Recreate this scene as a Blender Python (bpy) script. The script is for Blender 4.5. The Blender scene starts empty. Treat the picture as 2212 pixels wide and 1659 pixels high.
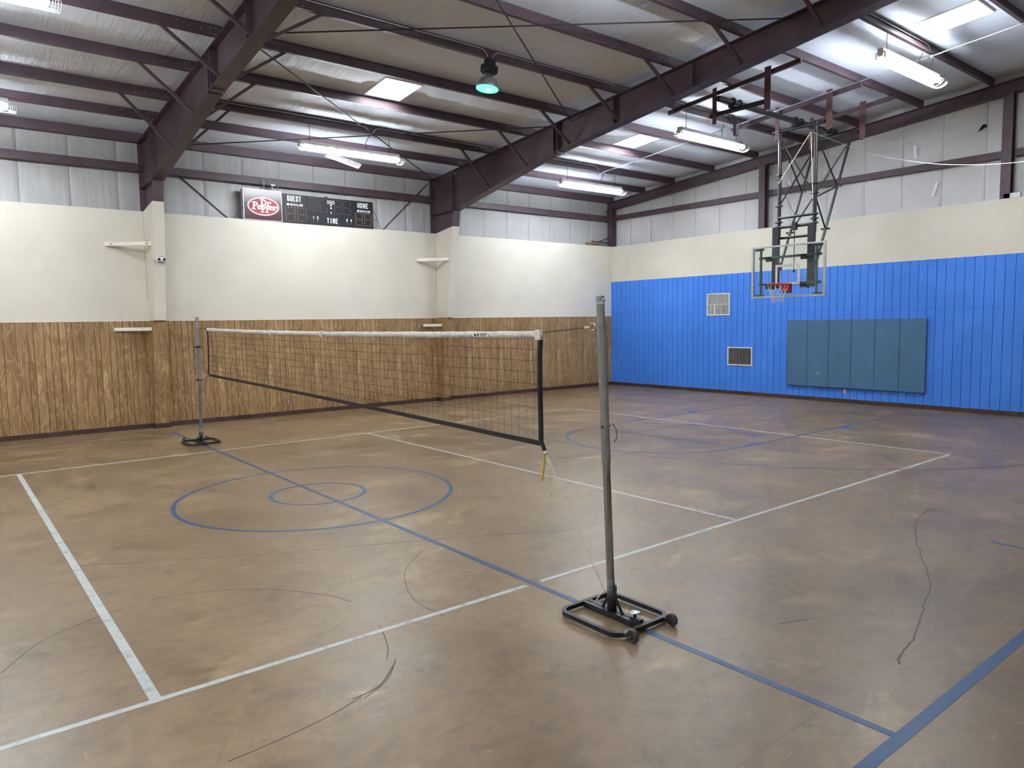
import bpy, math, random
from mathutils import Vector, Matrix, noise
R = random.Random(7)
C = bpy.context.scene.collection
sc = bpy.context.scene
# ------------------------------------------------------------------ camera
def make_camera():
    W = 2212.0
    yaw, pit, rol, f = 0.67309, -0.08567, -0.01533, 1565.25
    fw = Vector((math.cos(pit)*math.sin(yaw), math.cos(pit)*math.cos(yaw), math.sin(pit)))
    rt = Vector((math.cos(yaw), -math.sin(yaw), 0)); up = rt.cross(fw)
    c, s = math.cos(rol), math.sin(rol)
    r2 = c*rt + s*up; u2 = -s*rt + c*up
    cd = bpy.data.cameras.new('camera'); co = bpy.data.objects.new('camera', cd); C.objects.link(co)
    m = Matrix((( r2.x, u2.x, -fw.x, -3.97315), (r2.y, u2.y, -fw.y, -9.2258), (r2.z, u2.z, -fw.z, 2.28623), (0, 0, 0, 1)))
    co.matrix_world = m
    cd.sensor_fit = 'HORIZONTAL'; cd.sensor_width = 36; cd.lens = f/W*36; cd.clip_start = .05; cd.clip_end = 200
    sc.camera = co
make_camera()
wd = bpy.data.worlds.new('world'); sc.world = wd; wd.use_nodes = True
wd.node_tree.nodes['Background'].inputs[0].default_value = (.75, .85, 1, 1)
wd.node_tree.nodes['Background'].inputs[1].default_value = 0.0
sc.view_settings.view_transform = 'Standard'; sc.view_settings.look = 'None'
sc.view_settings.exposure = 0.68; sc.view_settings.gamma = 1
TUBE = 118.0        # radiance of the fluorescent tubes
SKYL = 24.0        # radiance of the daylight panels
try:
    sc.cycles.use_denoising = True; sc.cycles.max_bounces = 6; sc.cycles.diffuse_bounces = 5; sc.cycles.use_adaptive_sampling = True; sc.cycles.adaptive_threshold = .14; sc.cycles.adaptive_min_samples = 16
    sc.cycles.glossy_bounces = 3; sc.cycles.transparent_max_bounces = 8; sc.cycles.sample_clamp_indirect = 20
    sc.cycles.caustics_reflective = False; sc.cycles.caustics_refractive = False
except Exception: pass
PI = math.pi
# ------------------------------------------------------------------ geometry helpers
class MB:
    def __init__(s): s.v = []; s.f = []; s.sm = []
    def add(s, vs, fs, smooth=False):
        o = len(s.v); s.v += [tuple(p) for p in vs]
        for q in fs: s.f.append(tuple(o+i for i in q)); s.sm.append(smooth)
    def box(s, x0, x1, y0, y1, z0, z1):
        s.add([(x0,y0,z0),(x1,y0,z0),(x1,y1,z0),(x0,y1,z0),(x0,y0,z1),(x1,y0,z1),(x1,y1,z1),(x0,y1,z1)],
              [(0,3,2,1),(4,5,6,7),(0,1,5,4),(1,2,6,5),(2,3,7,6),(3,0,4,7)])
    def bbox(s, x0, x1, y0, y1, z0, z1, b):            # box with chamfered edges all round
        import bmesh
        bm = bmesh.new(); bmesh.ops.create_cube(bm, size=1)
        for q in bm.verts: q.co = Vector(((x0+x1)/2+q.co.x*(x1-x0), (y0+y1)/2+q.co.y*(y1-y0), (z0+z1)/2+q.co.z*(z1-z0)))
        bmesh.ops.bevel(bm, geom=list(bm.edges), offset=b, segments=2, affect='EDGES', profile=.6)
        bm.verts.index_update(); s.add([q.co.copy() for q in bm.verts], [[q.index for q in fc.verts] for fc in bm.faces]); bm.free()
    def bar(s, a, b, w, h, up=(0,0,1)):                 # rectangular bar from a to b
        a, b = Vector(a), Vector(b); d = (b-a).normalized(); u = Vector(up)
        if abs(d.dot(u)) > .98: u = Vector((1,0,0))
        r = d.cross(u).normalized(); u = r.cross(d); r *= w/2; u *= h/2
        s.add([a-r-u, a+r-u, a+r+u, a-r+u, b-r-u, b+r-u, b+r+u, b-r+u],
              [(0,1,2,3),(4,7,6,5),(0,4,5,1),(1,5,6,2),(2,6,7,3),(3,7,4,0)])
    def angle(s, a, b, w, t, up=(0,0,1)):               # L-section between two points
        a, b = Vector(a), Vector(b); d = (b-a).normalized(); u = Vector(up)
        if abs(d.dot(u)) > .98: u = Vector((1,0,0))
        r = d.cross(u).normalized(); u = r.cross(d)
        s.prism_path([a, b], [(0,0),(w,0),(w,t),(t,t),(t,w),(0,w)], r, u)
    def prism_path(s, pts, prof, r, u):
        n = len(prof); vs = []
        for p in pts:
            for (i, j) in prof: vs.append(p + r*i + u*j)
        fs = []
        for k in range(len(pts)-1):
            for i in range(n): fs.append((k*n+i, k*n+(i+1)%n, (k+1)*n+(i+1)%n, (k+1)*n+i))
        fs.append(tuple(range(n))[::-1]); fs.append(tuple((len(pts)-1)*n+i for i in range(n)))
        s.add(vs, fs)
    def tube(s, pts, r, n=10, caps=True, r2=None, closed=False):
        pts = [Vector(p) for p in pts]; m = len(pts); vs = []; fs = []
        d0 = (pts[1]-pts[0]).normalized(); u = Vector((0,0,1))
        if abs(d0.dot(u)) > .9: u = Vector((1,0,0))
        for k, p in enumerate(pts):
            if closed: d = (pts[(k+1)%m]-pts[k-1]).normalized()
            else: d = (pts[min(k+1,m-1)]-pts[max(k-1,0)]).normalized()
            x = d.cross(u).normalized(); u = x.cross(d).normalized()
            rr = r if r2 is None else r+(r2-r)*k/(m-1)
            for i in range(n):
                a = 2*PI*i/n; vs.append(p + x*math.cos(a)*rr + u*math.sin(a)*rr)
        for k in range(m if closed else m-1):
            q = (k+1) % m
            for i in range(n): fs.append((k*n+i, k*n+(i+1)%n, q*n+(i+1)%n, q*n+i))
        s.add(vs, fs, n > 5)
        if caps and not closed:
            s.add([vs[i] for i in range(n)], [tuple(range(n))[::-1]]); s.add([vs[(m-1)*n+i] for i in range(n)], [tuple(range(n))])
    def lathe(s, prof, n=24, c=(0,0,0), ax='z', smooth=True):   # prof: (radius, height)
        vs = []; fs = []; m = len(prof)
        for (r, h) in prof:
            for i in range(n):
                a = 2*PI*i/n; p = (r*math.cos(a), r*math.sin(a), h)
                if ax == 'x': p = (p[2], p[0], p[1])
                if ax == 'y': p = (p[0], p[2], p[1])
                vs.append((p[0]+c[0], p[1]+c[1], p[2]+c[2]))
        for k in range(m-1):
            for i in range(n): fs.append((k*n+i, k*n+(i+1)%n, (k+1)*n+(i+1)%n, (k+1)*n+i))
        s.add(vs, fs, smooth)
    def poly(s, pts, nrm, t):                            # flat polygon of thickness t along nrm
        n = len(pts); nv = Vector(nrm)*t; a = [Vector(p) for p in pts]; b = [p+nv for p in a]
        fs = [tuple(range(n))[::-1], tuple(n+i for i in range(n))] + [(i, (i+1)%n, n+(i+1)%n, n+i) for i in range(n)]
        s.add(a+b, fs)
    def mesh(s, name):
        me = bpy.data.meshes.new(name); me.from_pydata(s.v, [], s.f)
        me.polygons.foreach_set('use_smooth', s.sm); me.update(); return me
    def build(s, name, mat, parent=None, kind=None, label=None):
        return link(name, s.mesh(name), mat, parent, kind, label)
def link(name, me, mat, parent=None, kind=None, label=None):
    o = bpy.data.objects.new(name, me); C.objects.link(o)
    if mat is not None and not me.materials: me.materials.append(mat)
    if parent is not None: o.parent = parent
    if kind: o['kind'] = kind
    if label: o['label'] = label
    return o
def tag(o, label, cat, group=None):
    o['label'] = label; o['category'] = cat
    if group: o['group'] = group
    return o
def thing(name, label, cat, loc=(0,0,0), rz=0, group=None):
    o = bpy.data.objects.new(name, None); C.objects.link(o); o.location = loc; o.rotation_euler = (0,0,rz)
    o.empty_display_size = .1
    return tag(o, label, cat, group)
def copy_tree(o, parent=None):
    c = o.copy(); C.objects.link(c)
    if parent is not None: c.parent = parent
    for ch in list(o.children): copy_tree(ch, c)
    return c
def arc(c, r, a0, a1, n):
    return [(c[0]+r*math.cos(a0+(a1-a0)*i/n), c[1]+r*math.sin(a0+(a1-a0)*i/n)) for i in range(n+1)]
# ------------------------------------------------------------------ materials
class NT:
    def __init__(s, name):
        s.m = bpy.data.materials.new(name); s.m.use_nodes = True; s.t = s.m.node_tree
        s.b = s.t.nodes['Principled BSDF']
    def n(s, typ, **kw):
        q = s.t.nodes.new(typ)
        for k, val in kw.items():
            if k.startswith('i_'):
                key = k[2:]; q.inputs[int(key) if key.isdigit() else key.replace('_', ' ')].default_value = val
            else: setattr(q, k, val)
        return q
    def l(s, a, b): s.t.links.new(a, b)
    def coords(s, kind='Object', scale=(1,1,1), off=None):
        tc = s.n('ShaderNodeTexCoord'); src = tc.outputs[kind]
        if off is not None:
            va = s.n('ShaderNodeVectorMath', operation='ADD'); s.l(src, va.inputs[0]); s.l(off, va.inputs[1]); src = va.outputs[0]
        mp = s.n('ShaderNodeMapping'); mp.inputs['Scale'].default_value = scale; s.l(src, mp.inputs['Vector'])
        return mp.outputs[0]
    def world(s, scale=(1,1,1)):
        g = s.n('ShaderNodeNewGeometry'); mp = s.n('ShaderNodeMapping'); mp.inputs['Scale'].default_value = scale
        s.l(g.outputs['Position'], mp.inputs['Vector']); return mp.outputs[0]
    def shifted(s, vec, off):
        q = s.n('ShaderNodeVectorMath', operation='ADD'); s.l(vec, q.inputs[0]); q.inputs[1].default_value = off; return q.outputs[0]
    def noise(s, vec, scale, detail=3, rough=.55, dist=0):
        q = s.n('ShaderNodeTexNoise'); q.inputs['Scale'].default_value = scale; q.inputs['Detail'].default_value = detail
        q.inputs['Roughness'].default_value = rough; q.inputs['Distortion'].default_value = dist
        s.l(vec, q.inputs['Vector']); return q.outputs['Fac']
    def ramp(s, fac, stops):
        q = s.n('ShaderNodeValToRGB'); e = q.color_ramp.elements
        while len(e) < len(stops): e.new(.5)
        for i, (p, c) in enumerate(stops):
            e[i].position = p; e[i].color = (c, c, c, 1) if isinstance(c, (int, float)) else (*c, 1)
        s.l(fac, q.inputs['Fac']); return q.outputs['Color']
    def mix(s, fac, a, b, mode='MIX'):
        q = s.n('ShaderNodeMix', data_type='RGBA', blend_type=mode)
        for inp, val in ((q.inputs[0], fac), (q.inputs[6], a), (q.inputs[7], b)):
            if isinstance(val, (int, float)): inp.default_value = val
            elif isinstance(val, tuple): inp.default_value = (*val, 1)
            else: s.l(val, inp)
        return q.outputs[2]
    def math(s, op, a, b=None):
        q = s.n('ShaderNodeMath', operation=op)
        for i, val in enumerate((a, b)):
            if val is None: continue
            if isinstance(val, (int, float)): q.inputs[i].default_value = val
            else: s.l(val, q.inputs[i])
        return q.outputs[0]
    def bump(s, h, strength=.3, dist=.01):
        q = s.n('ShaderNodeBump'); q.inputs['Strength'].default_value = strength; q.inputs['Distance'].default_value = dist
        s.l(h, q.inputs['Height']); s.l(q.outputs[0], s.b.inputs['Normal'])
    def out(s, col=None, rough=None, metal=None, spec=None):
        for key, val in (('Base Color', col), ('Roughness', rough), ('Metallic', metal), ('Specular IOR Level', spec)):
            if val is None: continue
            if isinstance(val, tuple): s.b.inputs[key].default_value = (*val, 1)
            elif isinstance(val, (int, float)): s.b.inputs[key].default_value = val
            else: s.l(val, s.b.inputs[key])
        return s.m
def plain(name, col, rough=.6, metal=0, var=.12, scale=4, spec=.5):
    t = NT(name); f = t.noise(t.world(), scale, 3)
    lo = tuple(c*(1-var) for c in col); hi = tuple(min(1, c*(1+var)) for c in col)
    return t.out(t.ramp(f, [(.3, lo), (.7, hi)]), rough, metal, spec)
def emit(name, col, strength):
    t = NT(name); t.b.inputs['Base Color'].default_value = (*col, 1)
    t.b.inputs['Emission Color'].default_value = (*col, 1); t.b.inputs['Emission Strength'].default_value = strength
    return t.m
M = {}
M['cream'] = (lambda t: (t.bump(t.noise(t.world(), 60, 3), .06, .004), t.out(t.ramp(t.noise(t.world(), .9, 4), [(.3, (.645,.600,.505)), (.7, (.70,.66,.565))]), .55, 0, .35))[1])(NT('cream_paint'))
M['cream_trim'] = plain('cream_trim', (.74,.71,.64), .45, 0, .05)
M['white'] = plain('white_paint', (.78,.78,.76), .4, 0, .05)
M['steel'] = plain('maroon_primer_steel', (.084,.050,.064), .5, 0, .18, 2.5, .45)
M['steel_red'] = plain('red_primer_steel', (.115,.046,.048), .55, 0, .2, 3)
M['bolt'] = plain('zinc_bolt', (.75,.75,.75), .3, 1, .05)
M['galv'] = plain('galvanised_conduit', (.55,.56,.58), .35, .8, .1)
M['blackpipe'] = plain('black_painted_pipe', (.013,.015,.019), .42, 0, .2, 6)
M['rod'] = plain('dark_rod', (.03,.026,.034), .5, .2)
M['base_brown'] = plain('brown_vinyl_base', (.058,.030,.022), .5, 0, .3, 3)
M['dark'] = plain('matte_dark', (.02,.018,.017), .8)  # near-black for board edging, gasket, tear and vent backing
M['rope'] = plain('white_rope', (.72,.64,.52), .8, 0, .1, 40)
M['rope_y'] = plain('yellow_rope', (.66,.42,.03), .7, 0, .15, 40)
M['webbing'] = plain('black_webbing', (.012,.012,.013), .7, 0, .1)
M['cord'] = plain('net_cord', (.028,.022,.017), .8, 0, .1)
M['rubber'] = plain('grey_rubber', (.055,.053,.052), .6, 0, .15)
M['chrome'] = plain('chromed_steel', (.65,.65,.66), .25, 1, .05)
M['tubew'] = emit('lit_fluorescent_tube', (.90, .975, 1.05), TUBE)
M['daylight'] = emit('daylit_skylight_panel', (.93, .98, 1.0), SKYL)
M['green_lens'] = emit('green_lit_lens', (.10, .85, .42), 1.6)
M['green_arc'] = emit('green_white_arc_tube', (.55, 1.0, .80), 14)
for k_ in ('green_lens', 'green_arc'): M[k_].cycles.emission_sampling = 'NONE'
M['wireguard'] = plain('white_wire', (.8,.8,.78), .4)
M['board_black'] = plain('scoreboard_black', (.010,.0125,.016), .5, 0, .15, 4, .3)
M['letter'] = plain('white_lettering', (.78,.78,.76), .5, 0, .03)
M['logo_red'] = plain('logo_red', (.30,.018,.032), .55, 0, .05)
M['maroon_panel'] = plain('maroon_glossy_panel', (.058,.009,.016), .25, 0, .1)
M['bulb_amber'] = plain('amber_bulb', (.66,.30,.10), .3, 0, .35, 60)
M['bulb_pink'] = plain('pink_bulb', (.30,.10,.12), .3, 0, .4, 60)
M['orange_red'] = plain('red_rim_paint', (.50,.022,.030), .35, 0, .15, 8)
M['board_frame'] = (lambda t: t.out(t.ramp(t.noise(t.world(), 22, 4), [(.26, (.12,.12,.12)), (.33, (.44,.45,.46)), (.7, (.52,.53,.54))]), .4, .3))(NT('worn_backboard_frame'))
M['paint_line'] = plain('white_glass_paint', (.62,.64,.66), .5, 0, .04)
M['tape'] = plain('patch_tape', (.80,.80,.82), .25, 0, .03)
M['fibre'] = plain('torn_fibre', (.30,.16,.07), .9, 0, .3, 30)
M['green_steel'] = plain('grey_green_bracket', (.11,.15,.13), .45, .2, .15)
def m_wood():
    t = NT('printed_wood_panelling')
    oi = t.n('ShaderNodeObjectInfo'); k = t.math('MULTIPLY', oi.outputs['Object Index'], 3.71)
    cb = t.n('ShaderNodeCombineXYZ'); t.l(k, cb.inputs[0]); t.l(k, cb.inputs[2])
    v = t.coords('Object', (6.5, 6.5, 1.55), cb.outputs[0])
    n1 = t.noise(v, 1.0, 1.5, .45, .8)
    band = t.math('SINE', t.math('MULTIPLY', n1, 34.0)); band = t.math('POWER', t.math('ADD', t.math('MULTIPLY', band, .5), .5), 3.0)
    n2 = t.noise(t.coords('Object', (7, 7, .6), cb.outputs[0]), 1.0, 3, .55, .3)
    fac = t.math('ADD', t.math('MULTIPLY', band, .30), t.math('MULTIPLY', n2, .72))
    col = t.ramp(fac, [(.22, (.22,.127,.056)), (.42, (.33,.20,.089)), (.62, (.42,.268,.123)), (.86, (.59,.41,.205))])
    fine = t.noise(t.coords('Object', (70, 70, 2.5), cb.outputs[0]), 1, 3)
    col = t.mix(.30, col, t.ramp(fine, [(.3, (.5,.5,.5)), (.7, (1,1,1))]), 'MULTIPLY')
    knot = t.noise(t.coords('Object', (8, 8, 3.2), cb.outputs[0]), 1, 2, .5, .5)
    col = t.mix(t.ramp(knot, [(.70, 0.0), (.78, .6)]), col, (.095,.052,.026))
    return t.out(col, .42, 0, .4)
M['wood'] = m_wood()
M['wood_groove'] = plain('dark_panel_groove', (.085,.047,.022), .8)
def m_blue():
    t = NT('blue_painted_siding'); v = t.world()
    f = t.noise(v, 1.3, 4); g = t.noise(t.world((9, 9, .8)), 6, 3)
    col = t.ramp(f, [(.3, (.054,.215,.76)), (.7, (.064,.245,.84))])
    t.bump(g, .12, .003)
    return t.out(col, .5, 0, .35)
M['blue'] = m_blue()
M['blue_groove'] = plain('blue_groove', (.018,.075,.32), .8)
M['mat'] = (lambda t: (t.bump(t.noise(t.world(), 14, 3), .1, .004), t.out(t.ramp(t.noise(t.world(), 3, 3), [(.3, (.062,.150,.265)), (.7, (.070,.168,.295))]), .42, 0, .4))[1])(NT('teal_vinyl_pad'))
M['joint'] = plain('dark_insulation_joint', (.16,.15,.15), .8)
M['mat_dark'] = plain('dark_teal_vinyl', (.018,.050,.060), .5)
def m_insul(name, lo, hi, sc_, st):
    t = NT(name); f = t.noise(t.world(), .7, 3)
    b = t.noise(t.world(sc_), 1, 4, .6, .6); t.bump(b, st, .03)
    return t.out(t.ramp(f, [(.3, lo), (.7, hi)]), .55, 0, .3)
M['ceil'] = m_insul('vinyl_roof_insulation', (.76,.83,.95), (.80,.87,.97), (11, .9, 3), .55)
M['insul'] = m_insul('vinyl_wall_insulation_dimmed', (.40,.395,.39), (.47,.465,.455), (5, 5, .8), .35)  # side wall: colour darkened to offset strong light from the nearby lamps
M['insul_end'] = m_insul('vinyl_wall_insulation_lit', (.56,.55,.56), (.63,.62,.63), (5, 5, .8), .25)  # same insulation on the end wall, brighter light put into its colour
BIGX, BIGY = 14.3, 32.7      # noise offset placing the darker part of the floor tone
def m_floor():
    t = NT('worn_brown_floor'); v = t.world()
    big = t.noise(t.shifted(v, (BIGX, BIGY, 0)), .16, 3, .5, .2); mid = t.noise(v, 1.1, 5, .62, .5); fine = t.noise(v, 9, 5, .65)
    col = t.ramp(mid, [(.26, (.182,.119,.064)), (.5, (.264,.177,.097)), (.74, (.325,.224,.128))])
    col = t.mix(.55, col, t.ramp(big, [(.36, (.50,.475,.47)), (.60, (1,1,1))]), 'MULTIPLY')
    wear = t.noise(t.shifted(t.world((.8, 1.3, 1)), (5.3, 2.1, 0)), 1.15, 6, .64, .7)
    wmask = t.math('MULTIPLY', t.ramp(wear, [(.54, 0.0), (.62, 1.0)]), t.ramp(t.noise(t.shifted(v, (2.4, 7.7, 0)), .55, 2), [(.42, 0.05), (.60, 1.0)]))
    col = t.mix(t.math('MULTIPLY', wmask, .58), col, (.43,.305,.180))
    dark = t.noise(t.world((1.2, .9, 1)), 3.1, 5, .7, .8)
    col = t.mix(t.ramp(dark, [(.60, 0.0), (.70, .45)]), col, (.085,.055,.038))
    grit = t.noise(t.world((1, 1.25, 1)), 3.6, 9, .72, .9)
    col = t.mix(.75, col, t.ramp(grit, [(.30, (.62,.60,.58)), (.5, (.97,.96,.95)), (.66, (1.0,1.0,1.0))]), 'MULTIPLY')
    spk = t.noise(t.world((1, 1.4, 1)), 5.2, 8, .72, .6)
    col = t.mix(t.ramp(spk, [(.62, 0.0), (.70, .36)]), col, (.43,.32,.205))
    col = t.mix(.34, col, t.ramp(fine, [(.32, (.5,.5,.5)), (.68, (1.0,1.0,1.0))]), 'MULTIPLY')
    for sc_, th, amt, rot in (((3.5, 60, 1), .70, .45, .5), ((55, 2.5, 1), .71, .40, -.35), ((40, 4, 1), .72, .4, 1.1)):
        mp = t.n('ShaderNodeMapping'); mp.inputs['Rotation'].default_value = (0, 0, rot); mp.inputs['Scale'].default_value = sc_
        t.l(v, mp.inputs['Vector'])
        s_ = t.noise(mp.outputs[0], 1, 2, .5, .2)
        col = t.mix(t.ramp(s_, [(th, 0.0), (th+.06, amt)]), col, (.36,.28,.20) if rot > 0 else (.09,.06,.045))
    # sheet seams of the subfloor telegraphing through, running along the hall
    sep = t.n('ShaderNodeSeparateXYZ'); t.l(v, sep.inputs[0])
    sy = t.math('ABSOLUTE', t.math('SUBTRACT', t.math('FRACT', t.math('MULTIPLY', t.math('ADD', sep.outputs[1], 7.17), 1/1.22)), .5))
    seam = t.math('GREATER_THAN', sy, .4965)
    col = t.mix(t.math('MULTIPLY', seam, t.ramp(t.noise(v, .8, 2), [(.45, 0.0), (.6, .5)])), col, (.075,.05,.035))
    t.bump(fine, .05, .003)
    r = t.ramp(mid, [(.3, .31), (.7, .45)])
    return t.out(col, r, 0, .42)
M['floor'] = m_floor()
def m_tape(name, col, worn, th):
    t = NT(name); n = t.noise(t.world(), 7, 5, .7, .4); n2 = t.noise(t.world((1,1,1)), 26, 3)
    c = t.mix(t.ramp(n, [(th, 0.0), (th+.14, 1.0)]), col, worn)
    c = t.mix(.35, c, t.ramp(n2, [(.3, (.6,.6,.6)), (.7, (1,1,1))]), 'MULTIPLY')
    return t.out(c, .45, 0, .4)
M['line_white'] = m_tape('white_court_tape', (.50,.53,.51), (.33,.33,.30), .52)
M['line_blue'] = m_tape('blue_court_paint', (.032,.078,.180), (.062,.092,.155), .58)
M['line_faded'] = m_tape('faded_blue_court_paint', (.095,.090,.105), (.15,.115,.09), .45)
M['line_bright'] = plain('bright_blue_tape', (.03,.10,.34), .45)
M['scuff'] = plain('black_scuff', (.075,.052,.042), .6, 0, .3, 5)
def m_galvpole(name, lo, hi, metal):
    t = NT(name); n = t.noise(t.world((40,40,1.5)), 1, 4, .65, .5); n2 = t.noise(t.world(), 9, 4)
    c = t.ramp(n, [(.32, lo), (.68, hi)]); c = t.mix(.5, c, t.ramp(n2, [(.3, (.6,.6,.6)), (.65, (1,1,1))]), 'MULTIPLY')
    return t.out(c, .45, metal)
M['pole_sleeve'] = m_galvpole('dull_galvanised_sleeve', (.19,.188,.185), (.32,.318,.31), .2)
M['pole_tube'] = m_galvpole('streaked_aluminium_tube', (.12,.117,.115), (.31,.305,.30), .3)
M['pole_top'] = m_galvpole('bright_galvanised_tube', (.22,.23,.24), (.42,.43,.44), .5)
def m_glass():
    t = NT('backboard_glass'); t.b.inputs['Base Color'].default_value = (.90,.97,.95,1)
    tr = t.n('ShaderNodeBsdfTransparent'); tr.inputs[0].default_value = (.945,.98,.97,1)
    gl = t.n('ShaderNodeBsdfGlossy'); gl.inputs['Roughness'].default_value = .04
    fr = t.n('ShaderNodeFresnel'); fr.inputs[0].default_value = 1.45
    mx = t.n('ShaderNodeMixShader'); t.l(fr.outputs[0], mx.inputs[0]); t.l(tr.outputs[0], mx.inputs[1]); t.l(gl.outputs[0], mx.inputs[2])
    t.l(mx.outputs[0], t.t.nodes['Material Output'].inputs[0]); return t.m
M['glass'] = m_glass()
M['band'] = (lambda t: (t.bump(t.noise(t.world((1,14,30)), 2, 4, .6, .5), .6, .01), t.out(t.ramp(t.noise(t.world((1,6,10)), 3, 3), [(.3, (.55,.53,.48)), (.6, (.74,.72,.67))]), .6))[1])(NT('white_vinyl_band'))
M['bar_wood'] = plain('cream_painted_board', (.80,.76,.68), .45, 0, .04)
M['rust'] = plain('rust_yellow_stain', (.42,.30,.13), .7, 0, .35, 30)

# ------------------------------------------------------------------ main dimensions (metres; x along the side wall, y towards it)
YW, XW = 8.746, 14.915
ZP, ZC, ZB = 2.43, 4.865, 3.63
XMIN, YMIN = -15.8, -12.6
F1, F2 = 0.01, 7.72
def zb(y): return 6.42 + (8.75-y)/12.0        # underside of the purlins
def zc(y): return zb(y) + .205                # roof insulation rests on the purlins
PUR = [7.42, 6.16, 4.62, 3.11, 1.60, .14, -1.38, -2.88, -4.40, -5.92, -7.44, -8.96, -10.48, -12.0]
# ------------------------------------------------------------------ floor and court lines
def build_floor():
    m = MB(); m.box(XMIN, XW+.3, YMIN, YW+.35, -.12, 0)
    fl = m.build('floor', M['floor'], None, 'structure')
    H = .0012
    def strip(pts, w, mat, name='court_line', label=None, h=H, closed=False):
        b = MB(); n = len(pts); L = []; Rr = []
        for i, p in enumerate(pts):
            if closed: q0, q1 = pts[i-1], pts[(i+1) % n]
            else: q0, q1 = pts[max(i-1,0)], pts[min(i+1,n-1)]
            dx, dy = q1[0]-q0[0], q1[1]-q0[1]; l = math.hypot(dx, dy); nx, ny = -dy/l*w/2, dx/l*w/2
            L.append((p[0]+nx, p[1]+ny)); Rr.append((p[0]-nx, p[1]-ny))
        vs = [(x, y, h) for x, y in L] + [(x, y, h) for x, y in Rr] + [(x, y, 0) for x, y in L] + [(x, y, 0) for x, y in Rr]
        fs = []
        for i in range(n if closed else n-1):
            j = (i+1) % n
            fs += [(n+i, n+j, j, i), (2*n+i, i, j, 2*n+j), (n+i, 3*n+i, 3*n+j, n+j)]
        b.add(vs, fs); return b.build(name, mat, fl, None, label)
    W_, B_, Fd = M['line_white'], M['line_blue'], M['line_faded']
    strip([(-9,4.5),(9.02,4.5)], .05, W_, label='white far sideline tape')
    strip([(-9,-4.5),(-.075,-4.5)], .05, W_, label='white near sideline tape left of the blue line')
    strip([(.085,-4.5),(9.02,-4.5)], .05, W_, label='white near sideline tape right of the blue line')
    strip([(-3.04,4.475),(-3.04,-4.475)], .066, W_, h=H+.0004, label='wide white tape across the court')
    strip([(3.04,4.475),(3.04,-4.475)], .045, W_); strip([(9.0,4.475),(9.0,-4.475)], .045, W_)
    strip([(0,7.62),(0,-7.55)], .055, B_, h=H+.0009, label='blue centre line')
    strip([(-12.8,-7.585),(12.8,-7.585)], .075, B_, h=H+.0004, label='blue near sideline')
    strip([(-12.8,7.6),(12.8,7.6)], .045, Fd); strip([(12.78,-7.55),(12.78,7.55)], .045, Fd)
    strip(arc((0,.02), 1.80, 0, 2*PI, 96)[:-1], .055, B_, closed=True, label='large blue centre circle')
    strip(arc((0,.02), .62, 0, 2*PI, 64)[:-1], .055, B_, closed=True, label='small blue centre circle')
    for s in (1, -1):
        strip([(7.05,s*1.80),(12.76,s*1.80)], .05, B_)
        b = MB(); b.box(10.5, 10.8, s*1.83 if s > 0 else s*2.03, s*2.03 if s > 0 else s*1.83, 0, .0016); b.build('court_line', M['line_bright'], fl, None, 'bright blue lane block')
        for xx in (9.6, 8.7): strip([(xx, s*1.82),(xx, s*2.0)], .05, B_)
    strip([(7.05,1.78),(7.05,-1.78)], .05, B_)
    strip(arc((7.05,0), 1.80, PI/2, PI*1.5, 48), .055, B_, h=H+.0003)
    for k in range(6):
        a0 = -PI/2 + (k+.30)*PI/6; strip(arc((7.05,0), 1.80, a0, a0+.22, 5), .06, M['line_bright'] if k < 3 else B_, 'court_dash')
    strip(arc((11.22,0), 6.04, PI*.62, PI*1.5, 80), .045, Fd, h=H+.0002, label='faded three point arc')
    strip([(4.24,-6.64),(4.24,-7.0)], .05, B_)
    # scuffs and the long crack
    def spl(pts, n=8):
        out = []; P = [pts[0]] + list(pts) + [pts[-1]]
        for i in range(1, len(P)-2):
            for k in range(n):
                t = k/n; a, b, c, d = P[i-1], P[i], P[i+1], P[i+2]
                out.append(tuple(.5*((2*b[j]) + (-a[j]+c[j])*t + (2*a[j]-5*b[j]+4*c[j]-d[j])*t*t + (-a[j]+3*b[j]-3*c[j]+d[j])*t**3) for j in (0,1)))
        out.append(pts[-1]); return out
    ck = spl([(5.12,-5.71),(4.6,-5.8),(4.2,-5.93),(3.48,-6.26),(2.85,-6.59),(2.46,-6.77),(2.0,-6.9),(1.37,-7.09),(1.0,-7.15),(.86,-7.21)])
    ck = [(x+R.uniform(-.012,.012), y+R.uniform(-.008,.008)) for x, y in ck]
    strip(ck, .011, M['scuff'], 'floor_crack', 'long dark wavering crack', .0008)
    for pts, w in (([(-1.45,-4.4),(-1.58,-4.76),(-1.69,-4.94)], .007), ([(-1.67,-5.02),(-1.9,-5.23),(-2.11,-5.27)], .008), ([(-2.05,-5.28),(-2.3,-5.36),(-2.63,-5.41),(-2.9,-5.43)], .006),
                   ([(-1.64,-4.98),(-1.83,-5.2),(-2.05,-5.31)], .005), ([(-.26,-3.06),(-.66,-3.44),(-.85,-3.76),(-1.0,-4.19),(-.98,-4.58)], .006), ([(-3.76,-3.44),(-3.46,-3.0),(-2.95,-2.75),(-2.48,-2.7),(-1.89,-3.04),(-1.51,-3.54),(-1.41,-3.84)], .006),
                   ([(.85,-6.35),(1.12,-6.45)], .008), ([(1.0,.9),(1.6,.3),(1.75,-.5),(1.3,-1.2)], .006), ([(-3.1,-1.2),(-1.5,-2.1),(.2,-2.9),(1.3,-3.5)], .0035),
                   ([(-3.55,-5.35),(-3.5,-5.28)], .03), ([(3.6,-.5),(5.2,-.9),(6.4,-.4)], .008), ([(5.2,1.2),(5.9,2.6),(7.3,3.2)], .01)):
        strip(spl(pts), w, M['scuff'], 'scuff_mark', None, .0009)
    return fl
FL = build_floor()
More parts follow.
